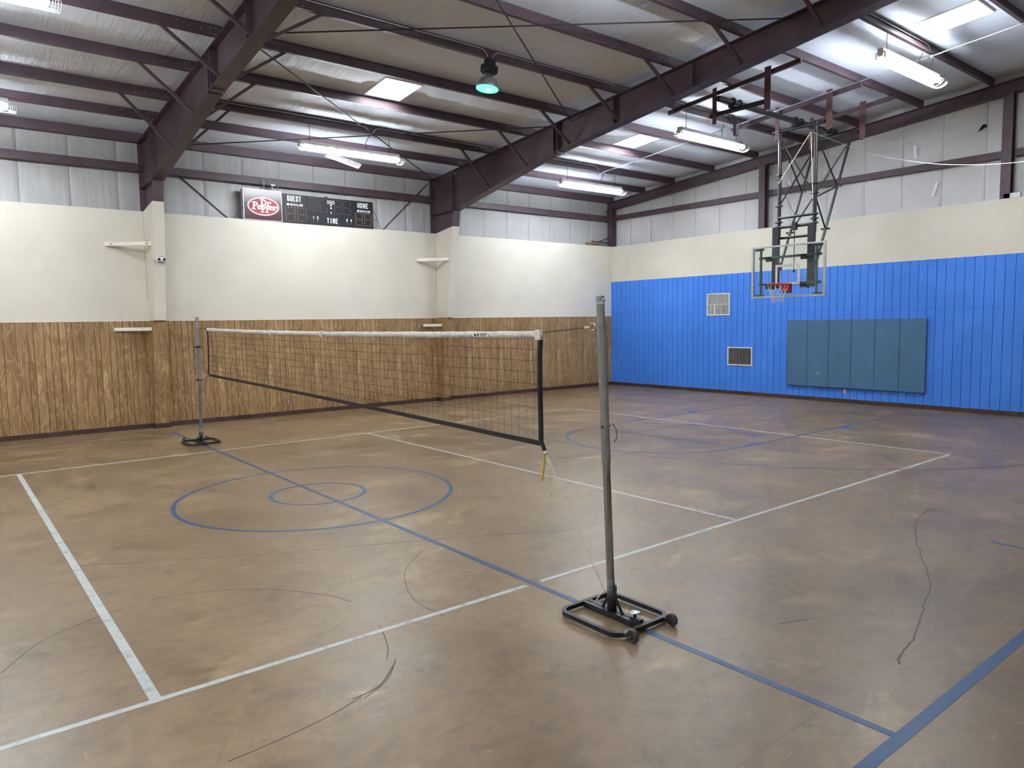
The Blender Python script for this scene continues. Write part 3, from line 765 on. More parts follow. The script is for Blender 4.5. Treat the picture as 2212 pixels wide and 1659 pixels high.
fl_row(-3.92, 6.18, 6.09, 'fluorescent lamp whose end shows at the left picture edge')
for (cx, y, lab) in ((3.85,-2.88,'over the middle of the court'),(-3.85,-2.88,'over the left near court'),(-11.5,6.18,'at the far left by the side wall'),(-11.5,1.6,'at the far left in the second row'),(-11.5,-2.88,'at the far left in the third row'),(-3.85,-7.44,'above the photographer'),(-11.5,-7.44,'at the far left in the nearest row')):
    fl_row(cx, y, zb(y)-.5, 'fluorescent lamp outside the picture ' + lab, guard='on', cord=False)
# ------------------------------------------------------------------ green high bay lamp
def build_green_lamp():
    t = thing('high_bay_lamp', 'bell shaped metal lamp glowing green under the roof purlins', 'ceiling lamp', (4.24, 1.57, zb(1.6)-.02))
    t.rotation_euler = (math.radians(2), math.radians(7), 0); t.scale = (.95, .95, .88)
    m = MB(); m.bbox(-.085, .085, -.08, .08, -.10, .02, .012); m.bbox(-.145, .145, -.10, .10, -.255, -.09, .03); m.bbox(-.105, .105, -.085, .085, -.285, -.24, .012); m.build('ballast_box', M['blackpipe'], t)
    m = MB(); m.lathe([(.045,-.28),(.052,-.30),(.052,-.335),(.075,-.345)], 20); m.build('neck', M['galv'], t)
    m = MB(); prof = [(.075,-.345),(.12,-.36),(.165,-.40),(.193,-.46),(.205,-.52),(.212,-.575)]; m.lathe(prof+[(r-.006, h) for r, h in prof[::-1]], 32); m.build('reflector', M['pole_top'], t)
    m = MB(); m.lathe([(.205,-.574),(.15,-.582),(.08,-.588),(0,-.59)], 32); ln = m.build('lens', M['green_lens'], t)
    m = MB(); m.lathe([(.212,-.566),(.217,-.572),(.212,-.582),(.204,-.578)], 32)
    for rr in (.06,.10,.14,.18): m.lathe([(rr-.002,-.5895+rr*.03),(rr,-.592+rr*.03),(rr+.002,-.5895+rr*.03)], 28)
    m.build('lens_ring', M['green_lens'], ln)
    m = MB(); m.lathe([(0,-.60),(.035,-.600),(.045,-.596),(.05,-.588)], 16, (.03,-.01,0)); m.build('arc_glow', M['green_arc'], ln)
build_green_lamp()
# ------------------------------------------------------------------ scoreboard
GL = {  # chamfered block strokes on a 0..1 by 0..1 cell
 'G':[[(1,.72),(1,.88),(.85,1),(.15,1),(0,.88),(0,.12),(.15,0),(.85,0),(1,.12),(1,.45),(.55,.45)]],
 'U':[[(0,1),(0,.12),(.15,0),(.85,0),(1,.12),(1,1)]], 'E':[[(1,1),(0,1),(0,0),(1,0)],[(0,.52),(.8,.52)]],
 'S':[[(1,.75),(1,.88),(.85,1),(.15,1),(0,.88),(0,.64),(.15,.53),(.85,.47),(1,.36),(1,.12),(.85,0),(.15,0),(0,.12),(0,.25)]],
 'T':[[(0,1),(1,1)],[(.5,1),(.5,0)]], 'H':[[(0,0),(0,1)],[(1,0),(1,1)],[(0,.5),(1,.5)]],
 'O':[[(.15,0),(.85,0),(1,.12),(1,.88),(.85,1),(.15,1),(0,.88),(0,.12),(.15,0)]], 'M':[[(0,0),(0,1),(.5,.35),(1,1),(1,0)]],
 'I':[[(.5,0),(.5,1)]], 'B':[[(0,0),(0,1),(.85,1),(1,.88),(1,.64),(.85,.52),(0,.52)],[(.85,.52),(1,.4),(1,.12),(.85,0),(0,0)]],
 'N':[[(0,0),(0,1),(1,0),(1,1)]], '1':[[(.2,.8),(.5,1),(.5,0)]], '2':[[(0,.78),(.1,1),(.9,1),(1,.85),(1,.6),(0,.0),(1,0)]],
 '3':[[(0,.85),(.15,1),(.85,1),(1,.85),(1,.64),(.8,.52),(.4,.52)],[(.8,.52),(1,.4),(1,.12),(.85,0),(.15,0),(0,.15)]], '4':[[(.75,0),(.75,1),(0,.35),(1,.35)]]}
SK = [0]
def strokes(m, polys, w, P):
    # polys in plane coordinates; P maps (u, v, d) to 3D
    for pl in polys:
        for (a, b) in zip(pl, pl[1:]):
            dx, dy = b[0]-a[0], b[1]-a[1]; l = math.hypot(dx, dy)
            if l < 1e-6: continue
            tx, ty = dx/l*w*.5, dy/l*w*.5; nx, ny = -ty, tx
            c = [(a[0]-tx*.8-nx, a[1]-ty*.8-ny), (b[0]+tx*.8-nx, b[1]+ty*.8-ny), (b[0]+tx*.8+nx, b[1]+ty*.8+ny), (a[0]-tx*.8+nx, a[1]-ty*.8+ny)]
            SK[0] += 1; dd = .002+.00023*(SK[0] % 13)
            m.add([P(*q, 0) for q in c]+[P(*q, dd) for q in c], [(0,1,2,3),(4,7,6,5),(0,4,5,1),(1,5,6,2),(2,6,7,3),(3,7,4,0)])
def word(txt, u0, v0, wd_, ht, sw, P, name, mat, parent, gap=.30):
    n = len(txt); cw = wd_/(n+(n-1)*gap)
    m = MB()
    for i, ch in enumerate(txt):
        x = u0+i*cw*(1+gap); strokes(m, [[(x+sw/2+px*(cw-sw), v0+sw/2+py*(ht-sw)) for px, py in pl] for pl in GL[ch]], sw, P)
    return m.build(name, mat, parent)
def build_scoreboard():
    x0, xs, x1 = 2.13, 3.07, 5.60; y = YW-.005
    t = thing('scoreboard', 'black gym scoreboard with maroon panel and white lettering standing on the cream wall ledge', 'scoreboard', (x0, y, ZC))
    wL, wR = xs-x0, x1-xs; HL, HR = .74, .70; tilt = .03
    # maroon sponsor panel
    m = MB(); m.box(-.012, wL, -.02, .16, .0, HL); m.build('panel_case', M['galv'], t)
    m = MB(); m.bbox(.004, wL-.012, -.034, -.018, .014, HL-.012, .005); sp = m.build('sponsor_panel', M['maroon_panel'], t)
    def PL(u, v, d): return (u, -.0345-d, v)
    cx, cz = wL*.50, HL*.455; rx, rz = wL*.415, HL*.30
    def ell(k, d0, mat, nm):
        m = MB(); n = 56; a = [PL(cx+rx*k*math.cos(2*PI*i/n), cz+(rz*k if k == 1 else rz-(1-k)*rx)*math.sin(2*PI*i/n), d0) for i in range(n)]
        m.poly(a, (0,-1,0), .002); return m.build(nm, mat, sp)
    ell(1.0, 0, M['letter'], 'oval_border'); ell(.93, .002, M['logo_red'], 'oval_field')
    # hand drawn slab serif lettering: bold stems, bowls and foot serifs
    m = MB(); Q = lambda u, v, d: PL(cx+u, cz+v, .0042+d)
    def bowl(cu, cv, ru, rv, a0, a1, w): strokes(m, [[(cu+ru*math.cos(a0+(a1-a0)*i/12), cv+rv*math.sin(a0+(a1-a0)*i/12)) for i in range(13)]], w, Q)
    def L(a, b, w): strokes(m, [[a, b]], w, Q)
    sw = .040
    # D r
    L((-.035,.025),(-.035,.165), sw); bowl(-.035,.095,.095,.070,-PI/2,PI/2,.030); L((-.075,.165),(0,.165),.018); L((-.075,.025),(0,.025),.018)
    L((.115,.028),(.115,.105), .032); L((.085,.105),(.12,.105),.018); L((.085,.028),(.15,.028),.016); bowl(.155,.085,.032,.026,PI*.05,PI*.95,.024); L((.182,.085),(.186,.098),.03)
    # P e p p e r
    L((-.245,-.075),(-.232,.088), sw); bowl(-.235,.050,.085,.040,-PI/2,PI/2,.030); L((-.285,.088),(-.21,.090),.018); L((-.29,-.075),(-.20,-.075),.018)
    for ex in (-.100, .198):
        bowl(ex, -.030, .040, .040, PI*.05, PI*1.80, .026); L((ex-.035,-.025),(ex+.038,-.018),.016)
    for px in (-.028, .085):
        L((px,-.135),(px,.012), .036); bowl(px+.015,-.028,.048,.036,-PI*.62,PI*.62,.026); L((px-.032,.012),(px+.005,.012),.016); L((px-.038,-.135),(px+.038,-.135),.018)
    L((.272,-.070),(.272,.010), .032); L((.245,.010),(.275,.010),.016); L((.240,-.070),(.305,-.070),.016); bowl(.308,-.014,.026,.024,PI*.05,PI*.95,.022); L((.330,-.016),(.332,-.004),.028)
    m.build('lettering', M['letter'], sp, None, 'white bold slab serif lettering')
    # black board
    m = MB(); m.box(wL, wL+wR, -.02, .14, 0, HR); bd = m.build('board', M['board_black'], t)
    def PB(u, v, d): return (wL+u, -.0205-d, v)
    U = lambda f: f*wR; V = lambda f: (1-f)*HR
    m = MB(); m.box(wL+U(.262), wL+U(.645), -.030, -.019, V(.60), HR-.008); m.build('clock_box', M['board_black'], t)
    m = MB()
    for (a, b, c, d) in ((0,wR,HR-.008,HR),(0,wR,0,.010),(U(.252),U(.257),0,HR),(U(.775),U(.780),0,HR)): m.box(wL+a, wL+b, -.026, -.019, c, d)
    m.build('board_edging', M['dark'], t)
    lt = M['letter']
    word('GUEST', U(.056), V(.245), U(.145), .140, .021, PB, 'guest_lettering', lt, bd)
    word('HOME', U(.818), V(.260), U(.125), .135, .021, PB, 'home_lettering', lt, bd)
    word('TIME', U(.470), V(.925), U(.120), .135, .022, PB, 'time_lettering', lt, bd)
    word('BONUS', U(.050), V(.395), U(.165), .052, .014, PB, 'bonus_lettering', lt, bd)
    word('BONUS', U(.815), V(.410), U(.150), .052, .014, PB, 'bonus_lettering', lt, bd)
    for ch, u in (('1',.318),('2',.362),('3',.685),('4',.733)):
        word(ch, U(u), V(.815), .040, .075, .015, PB, 'period_number', lt, bd)
        g = MB(); g.lathe([(0,-.008),(.009,-.006),(.012,0)], 8, (wL+U(u)+.020, -.0205, V(.885)), 'y'); g.build('period_bulb', M['bulb_amber'] if ch != '1' else M['bulb_pink'], bd)
    def digit(u0, u1, v0, v1, mat, d, dead=0):
        g = MB(); n = 4; pts = []
        for i in range(n): pts += [(u0+(u1-u0)*i/(n-1), v0), (u0+(u1-u0)*i/(n-1), (v0+v1)/2), (u0+(u1-u0)*i/(n-1), v1)]
        for i in (1, 2, 4, 5): vv = v0+(v1-v0)*i/6; pts += [(u0, vv), (u1, vv)]
        for p in pts:
            if R.random() < dead: continue
            a = PB(p[0], p[1], d); g.lathe([(0,-.012),(.008,-.010),(.0125,0)], 7, a, 'y')
        g.build('bulb_digit', mat, bd, 'stuff')
    for a, b in ((.040,.130),(.160,.250)): digit(U(a), U(b), V(.93), V(.46), M['bulb_amber'], 0)
    for a, b in ((.795,.870),(.900,.975)): digit(U(a), U(b), V(.91), V(.46), M['bulb_amber'], 0)
    for a, b, dd in ((.285,.362,.2),(.398,.475,.1),(.558,.632,.1),(.662,.735,.1)): digit(U(a), U(b), V(.545), V(.07), M['bulb_pink'], .010 if b < .64 else .0, dd)
    for vv, mt in ((.265,lt),(.365,lt),(.535,M['galv'])):
        g = MB(); g.lathe([(0,-.004),(.022,-.003),(.024,0)], 14, (wL+U(.518), -.031, V(vv)), 'y'); g.build('colon_dot', mt, bd)
    g = MB(); a, b, c, d = U(.480), U(.552), V(.205), V(.105)
    strokes(g, [[(a,c),(b,c),(b,d),(a,d),(a,c)], [(a+.02,(c+d)/2+.012),(b-.03,(c+d)/2+.012)], [(a+.03,(c+d)/2-.014),(b-.02,(c+d)/2-.014)]], .009, lambda u, v, q: PB(u, v, q+.0105)); g.build('maker_plate', lt, bd)
    # fixings on top
    m = MB(); m.tube([(.53,.05,HL-.01),(.53,.05,HL+.26)], .012, 8); m.build('mounting_post', M['pole_top'], t); m = MB(); m.tube([(.44,.05,HL-.01),(.46,.08,HL+.24)], .006, 6); m.build('top_cable', M['webbing'], t); m = MB(); m.tube([(.60,.05,HL+.24),(.64,.05,HL+.05),(.66,.05,HL)], .007, 6)
    m.build('top_cable', M['webbing'], t); m = MB(); m.tube([(.74,.05,HL-.01),(.74,.05,HL+.14)], .014, 8); m.bbox(.70,.82,.02,.09,HL+.12,HL+.17,.008); m.build('mounting_post', M['pole_top'], t); m = MB(); m.tube([(.84,.04,HL-.02),(.89,.04,HL+.14)], .009, 8); m.lathe([(0,-.022),(.018,-.012),(.022,0),(.018,.012),(0,.022)], 10, (.895,.04,HL+.15))
    m.build('mounting_post', M['pole_top'], t); m = MB(); m.tube([(wL+U(.64),.05,HR-.01),(wL+U(.64),.05,HR+.14)], .010, 8); m.lathe([(0,-.018),(.018,0),(0,.018)], 10, (wL+U(.64),.05,HR+.15)); m.build('mounting_post', M['pole_top'], t); m = MB(); m.bbox(wL+U(.465),wL+U(.49),.0,.06,HR-.005,HR+.035,.006)
    m.build('cable_clip', M['rubber'], t)
    m = MB(); m.tube([(.86,.06,HL-.03),(1.2,.08,HL-.04),(1.6,.08,HR-.02)], .005, 5); m.build('loose_cable', M['webbing'], t); m = MB(); m.tube([(wL+wR,.02,HR*.75),(wL+wR+.12,.02,.36),(wL+wR+.22,.03,.06),(wL+wR+.25,.03,-.0)], .006, 5); m.tube([(wL+wR-.01,.0,.20),(wL+wR+.06,.0,.24),(wL+wR+.14,.01,.22)], .006, 5)
    m.build('loose_cable', M['webbing'], t); m = MB(); m.tube([(-.01,.03,.30),(-.12,.04,.14),(-.22,.05,.02)], .005, 5); m.build('loose_cable', M['webbing'], t)
build_scoreboard()
# ------------------------------------------------------------------ wall fittings
def security_camera():
    z = 3.75; y = 8.21-(z-2.43)*.1437-.004
    t = thing('security_camera', 'small white double lens camera mounted on the left pillar', 'camera', (.02, y, z))
    m = MB(); m.lathe([(.045,0),(.045,-.03),(.03,-.035)], 16, (0,0,0), 'y'); m.build('mount', M['white'], t)
    import bmesh
    bm = bmesh.new(); bmesh.ops.create_uvsphere(bm, u_segments=24, v_segments=14, radius=1)
    for q in bm.verts: q.co = Vector((q.co.x*.108*(1+.06*math.cos(4*q.co.x)), q.co.y*.062-.075, q.co.z*.066))
    me = bpy.data.meshes.new('body'); bm.to_mesh(me); bm.free()
    for p in me.polygons: p.use_smooth = True
    link('body', me, M['white'], t)
    for x in (-.045, .055):
        m = MB(); m.lathe([(0,-.143),(.020,-.141),(.030,-.130),(.033,-.112)], 18, (x,0,0), 'y'); m.build('lens', M['blackpipe'], t)
    for zz in (-.060, .052):
        m = MB(); m.bbox(-.05,.05,-.115,-.04,zz-.004,zz+.008,.003); m.build('dark_band', M['rubber'], t)
security_camera()
def outlet(loc, axis, label):
    t = thing('wall_outlet', label, 'outlet', loc, 0 if axis == 'y' else PI/2*-1, 'wall outlets')
    m = MB(); m.bbox(-.036,.036,-.008,.0,-.058,.058,.002); m.build('plate', M['galv'] if axis == 'x' else M['base_brown'], t)
    for z in (-.026,.026):
        m = MB(); m.bbox(-.018,.018,-.011,-.006,z-.016,z+.016,.002); m.build('socket', M['white'], t)
outlet((3.03, YW-.005, .34), 'y', 'small outlet low on the wood panelling behind the net')
outlet((XW-.008, .26, .31), 'x', 'small outlet low on the blue wall under the wall pads')
def vent(yc, z0, z1, wd_, label, dark, nsl, midbar):
    t = thing('wall_vent', label, 'vent', (XW-.008, yc, 0), 0, 'wall vents'); h = wd_/2; fr = .032
    m = MB()
    for (a, b, c, d) in ((-h,h,z0,z0+fr),(-h,h,z1-fr,z1),(-h,-h+fr,z0+fr,z1-fr),(h-fr,h,z0+fr,z1-fr)): m.box(-.018, .002, a, b, c, d)
    m.build('frame', M['white'], t)
    m = MB(); m.box(-.002, .002, -h+fr*.5, h-fr*.5, z0+fr*.5, z1-fr*.5); m.build('backing', M['dark'] if dark else M['galv_dull'], t)
    rows = [(z0+fr, z1-fr)] if not midbar else [(z0+fr, (z0+z1)/2-.008), ((z0+z1)/2+.008, z1-fr)]
    for (a, b) in rows:
        g = MB(); w = (wd_-2*fr)/nsl*(.34 if dark else .52)
        g.add([(-.014,-w/2,a),(-.014+.004,w/2,a),(-.002,w/2,a),(-.002,-w/2,a),(-.014,-w/2,b),(-.010,w/2,b),(-.002,w/2,b),(-.002,-w/2,b)], [(0,3,2,1),(4,5,6,7),(0,1,5,4),(1,2,6,5),(2,3,7,6),(3,0,4,7)])
        me = g.mesh('slat')
        for k in range(nsl):
            y = -h+fr+(wd_-2*fr)*(k+.5)/nsl
            o = link('slat', me, M['slat_dark'] if dark else M['slat'], t); o.location = (0, y+(0 if dark else R.uniform(-.003,.003)), 0)
            if not dark: o.rotation_euler = (0,0,R.uniform(-.3,.3))
    if midbar:
        m = MB(); m.box(-.018, .0, -h+fr, h-fr, (z0+z1)/2-.008, (z0+z1)/2+.008); m.build('cross_bar', M['white'], t)
        m = MB(); m.box(-.017, -.004, .03-.02+.09, .115+.03, z0+fr, (z0+z1)/2-.008); m.build('bent_slat', M['white'], t)
M['galv_dull'] = plain('dull_grille_back', (.22,.22,.22), .6)
M['slat'] = plain('grille_slat', (.60,.60,.58), .5, 0, .2, 12)
M['slat_dark'] = plain('dusty_grille_slat', (.34,.32,.31), .6, 0, .15, 10)
vent(4.255, 2.385, 3.055, .83, 'upper white wall vent with fine light slats on the blue wall', False, 26, True)
vent(3.48, .875, 1.425, .85, 'lower wall vent with dark gaps between its slats', True, 15, False)
# wall pads
def pads():
    names = ['leftmost', 'second from the left', 'third from the left', 'fourth from the left', 'fifth from the left', 'rightmost']
    ed = [1.915, 1.305, .695, .085, -.525, -1.135, -1.755]
    for k in range(6):
        a, b = ed[k], ed[k+1]
        t = thing('wall_pad', 'teal vinyl wall pad under the basketball hoop, %s of six' % names[k], 'wall pad', (XW-.008, (a+b)/2, .395), 0, 'teal wall pads')
        h = (a-b)/2-.003
        m = MB(); m.bbox(-.072, -.010, -h, h, .0, 1.815, .012); m.build('cushion', M['mat'], t)
        m = MB(); m.box(-.010, 0, -h+.002, h-.002, .004, 1.811); m.build('backing_board', M['mat_dark'], t)
        m = MB(); m.bbox(-.074, -.01, -h-.001, h+.001, 1.79, 1.818, .006); m.build('top_fold', M['mat'], t)
        if k == 1: m = MB(); m.bbox(-.0745,-.071,-.05,.03,.355,.37,.0015); m.build('torn_nick', M['tape'], t)
pads()
# ------------------------------------------------------------------ basketball goal
def build_goal():
    t = thing('basketball_goal', 'ceiling hung basketball goal with glass backboard on black pipe frame', 'basketball hoop', (11.55, 0, 0))
    X0 = 11.55
    def V3(x, y, z): return (x-X0, y, z)
    y0, y1, z0, z1 = -.93, .915, 2.755, 3.965
    bp = M['blackpipe']
    m = MB(); m.box(-.006, .006, y0+.02, y1-.02, z0+.02, z1-.02); gl = m.build('glass_backboard', M['glass'], t)
    m = MB(); f = .052; d = .038
    for (a, b, c, e) in ((y0,y1,z0,z0+f*.8),(y0,y1,z1-f*.75,z1),(y0,y0+f,z0+f*.8,z1-f*.75),(y1-f,y1,z0+f*.8,z1-f*.75)): m.bbox(-.012, d, a, b, c, e, .004)
    m.build('backboard_frame', M['board_frame'], t)
    m = MB(); c0, c1, e0, e1, w = -.305, .305, 3.05, 3.51, .05
    for (a, b, q, r) in ((c0,c1,e1-w,e1),(c0,c1,e0,e0+w*.8),(c0,c0+w,e0+w*.8,e1-w),(c1-w,c1,e0+w*.8,e1-w)): m.box(-.0085, -.006, a-.02, b-.02, q, r)
    m.build('target_square', M['paint_line'], t)
    # rim, plate, net
    rc = (-.38, -.01, 3.05); rr = .2286
    m = MB(); m.tube([(rc[0]+rr*math.cos(2*PI*i/40), rc[1]+rr*math.sin(2*PI*i/40), rc[2]) for i in range(40)], .010, 8, closed=True)
    for s in (-1, 1): m.tube([(-.03, s*.075-.01, 3.03), (rc[0]+rr*.86, s*.13-.01, 3.042)], .010, 8); m.tube([(-.03, s*.06-.01, 2.93), (rc[0]+rr*.75, s*.12-.01, 3.038)], .008, 8)
    for i in range(12):
        a = 2*PI*(i+.5)/12; p = (rc[0]+rr*math.cos(a), rc[1]+rr*math.sin(a), rc[2]-.012); m.tube([p, (p[0], p[1], p[2]-.022)], .005, 5)
    rim = m.build('rim', M['orange_red'], t)
    m = MB(); m.bbox(-.035, -.012, -.115, .095, 2.885, 3.065, .008); m.bbox(-.12, -.03, -.10, .08, 3.025, 3.055, .006); m.bbox(-.05,-.03,-.10,.08,2.95,2.965,.003); m.build('rim_plate', M['orange_red'], rim)
    m = MB(); m.box(-.014, -.011, -.14, .11, 2.855, 3.07); m.build('plate_gasket', M['dark'], rim)
    m = MB(); n = 12; lev = [(.222,3.03),(.205,2.95),(.175,2.87),(.145,2.80),(.128,2.74),(.120,2.69),(.122,2.63)]
    for i in range(n):
        for s in (1, -1):
            pts = []
            for k, (r_, z_) in enumerate(lev):
                a = 2*PI*(i+.5+s*.5*(k if k < 1 else (k-1) % 2 + 0))/n
                jit = .006*noise.noise((i*1.7, k*2.3, s)); pts.append((rc[0]+(r_+jit)*math.cos(a), rc[1]+(r_+jit)*math.sin(a), z_+jit))
            m.tube(pts, .0042, 4)
    m.build('net', M['rope'], t)
    # backboard mounting frame behind the glass
    gs = M['green_steel']
    m = MB()
    for y in (-.70, .70): m.bar((.05,y,z0+.05), (.05,y,z1-.06), .04, .04)
    for y, s in ((-.70,1),(.70,-1)):
        for z in (z0+.06, z1-.07): m.bar((.035,y-s*.14,z), (.035,y+s*.08,z), .03, .05)
    m.build('upright_brackets', gs, t)
    m = MB()
    for z in (3.70, 3.075): m.bar((.105,-.78,z), (.105,.78,z), .05, .055)
    m.build('cross_channels', gs, t)
    ym = (.40, -.485)
    for y in ym:
        m = MB(); m.bar((.17,y-.005,3.02), (.17,y-.005,4.40), .07, .15, (0,1,0)); m.bar((.22,y-.03,2.98),(.22,y-.03,4.40),.10,.05,(0,1,0)); m.bar((.17,y+.045,2.95),(.17,y+.045,3.1),.05,.05,(0,1,0)); m.build('mast_channel', bp, t)
        m = MB(); m.tube([V3(11.85,y,4.2), V3(11.85,y,6.66)], .044, 12); m.build('mast', bp, t)
        for z in (4.42, 4.52, 4.62, 5.08, 5.30, 6.60) if y < 0 else (4.42, 4.52, 4.90, 5.62, 6.60):
            m = MB(); m.lathe([(.042,-.02),(.058,-.02),(.058,.02),(.042,.02)], 12, V3(11.85,y,z)); m.bar(V3(11.85,y-.09,z), V3(11.85,y+.09,z), .03, .035); m.build('clamp', bp, t)
        for z in (3.70, 3.06):
            m = MB(); m.box(.08, .15, y+.06, y+.20, z-.09, z+.02); m.build('mount_plate', bp, t)
        # rear pipe from ceiling to the foot of the mast
        m = MB(); m.tube([V3(13.40,y,6.47), V3(11.93,y,3.48)], .030, 10); m.build('rear_brace', bp, t)
        m = MB(); m.box(.20, .42, y-.03, y+.03, 3.40, 3.58); m.build('gusset', bp, t)
    for z, w in ((4.62,.030),(4.40,.034),(4.15,.030)):
        m = MB(); m.tube([V3(11.83,.40,z), V3(11.83,-.485,z)], w, 10); m.build('cross_pipe', bp, t)
    def lat(a, b, r=.019):
        m = MB(); m.tube([V3(*a), V3(*b)], r, 8); m.build('lattice_tube', bp, t)
    yl, yr = ym
    def rear(f): return (13.40+(11.93-13.40)*f, 6.47+(3.48-6.47)*f)
    lat((11.86,yl,6.45), (11.86,yr,5.02)); lat((11.86,yl,4.92), (rear(.02)[0],yl,rear(.02)[1]))
    r3, r6 = rear(.38), rear(.72)
    lat((13.35,yr,6.42), (r6[0],yl,r6[1])); lat((11.88,yr,6.35), (r3[0],yr,r3[1])); lat((r3[0],yr,r3[1]), (11.88,yr,5.0)); lat((11.88,yr,5.0), (r6[0],yr,r6[1])); lat((r3[0],yl,r3[1]),(11.88,yl,6.45))
    for p in ((r3[0],yl,r3[1]),(r3[0],yr,r3[1]),(r6[0],yr,r6[1]),(r6[0],yl,r6[1])):
        m = MB(); m.bar(V3(p[0],p[1]-.10,p[2]), V3(p[0],p[1]+.10,p[2]), .04, .04); m.build('clamp', bp, t)
    # crank rod and adjusting gear
    m = MB(); m.tube([V3(11.80,-.03,4.33), V3(11.80,-.03,3.38)], .010, 6); m.lathe([(.012,-.03),(.025,-.03),(.025,.02),(.012,.03)], 10, V3(11.80,-.03,3.36)); m.bar(V3(11.80,-.03,4.48), V3(11.80,-.03,4.30), .10, .09); m.build('height_crank', bp, t)
    # overhead frame
    bz = 6.63
    for xb, nm in ((9.45,0),(11.87,1),(13.40,2)):
        m = MB(); a, b = (1.78, -1.45) if nm != 2 else (.65, -1.45)
        m.bar(V3(xb+.05,a,zb(a)-.03), V3(xb+.05,b,zb(b)-.03), .06, .09); m.build('overhead_beam', M['steel'], t)
        for y in (.57, -.65):
            m = MB(); ww = .10 if y > 0 else .14; m.angle(V3(xb-.05,y-ww/2,zb(y)+.08), V3(xb-.05,y-ww/2,6.44), ww, .012, (1,0,0)); m.build('hanger', M['steel_red'], t)
        m = MB(); m.tube([V3(xb,.60,bz), V3(xb,-.68,bz)], .050 if nm == 0 else .042, 12); m.build('cross_pipe', bp, t)
    m = MB(); m.tube([V3(8.85,-.02,bz+.12), V3(13.62,-.02,bz+.12)], .060, 14); m.build('long_pipe', bp, t)
    for xb in (9.45, 11.87, 13.40):
        m = MB()
        for dx in (-.12,.12): m.tube([V3(xb+dx,-.02+.085*math.cos(a), bz+.12+.085*math.sin(a)) for a in [2*PI*i/12 for i in range(12)]], .018, 6, closed=True)
        m.bar(V3(xb-.16,-.02,bz+.04), V3(xb+.16,-.02,bz+.04), .14, .03); m.build('pipe_clamp', bp, t)
    # hoist pulley and cables
    m = MB(); m.tube([V3(9.47,-.02+.03*math.cos(a), 6.36+.03*math.sin(a)) for a in [2*PI*i/12 for i in range(12)]], .008, 6, closed=True); m.bbox(9.42-X0, 9.54-X0, -.055, .015, 6.10, 6.33, .015); m.build('pulley_block', M['rubber'], t)
    m = MB(); m.tube([V3(9.50,-.02,6.12), V3(11.75,.36,5.44)], .005, 5); m.tube([V3(11.80,-.02,4.66), V3(11.76,.36,5.44)], .006, 5); m.tube([V3(9.5,-.02,6.26), V3(11.78,-.37,6.46)], .005, 5); m.build('hoist_cable', M['rod'], t)
    m = MB(); m.tube([V3(11.76,.36,5.44), V3(11.78,-.40,6.44)], .009, 6); m.tube([V3(11.78,-.40,6.44), V3(11.80,-.46,4.95)], .009, 6); m.lathe([(0,-.025),(.025,0),(0,.025)], 8, V3(11.76,.36,5.44)); m.build('safety_rope', M['rope'], t)
    return t
build_goal()
def slack_cable():
    K = [(11.78,-.36,6.47), (11.72,-1.02,6.10), (11.66,-1.6,5.79), (11.6,-2.35,5.47), (11.6,-3.4,5.17), (11.6,-4.6,5.02), (11.6,-6.0,5.10), (11.6,-7.5,5.48), (11.6,-9.2,6.3), (11.6,-11.9,8.1)]
    P = [Vector(p) for p in K]; P = [P[0]*2-P[1]] + P + [P[-1]*2-P[-2]]; pts = []
    for i in range(1, len(P)-2):
        for k in range(6):
            u = k/6; a, b, c, d = P[i-1:i+3]
            pts.append(.5*(2*b + (c-a)*u + (2*a-5*b+4*c-d)*u*u + (3*b-a-3*c+d)*u**3))
    m = MB(); m.tube(pts, .0042, 5)
    tag(m.build('slack_cable', M['galv'], None), 'thin slack wire drooping from the basketball frame to the right edge', 'cable')
slack_cable()
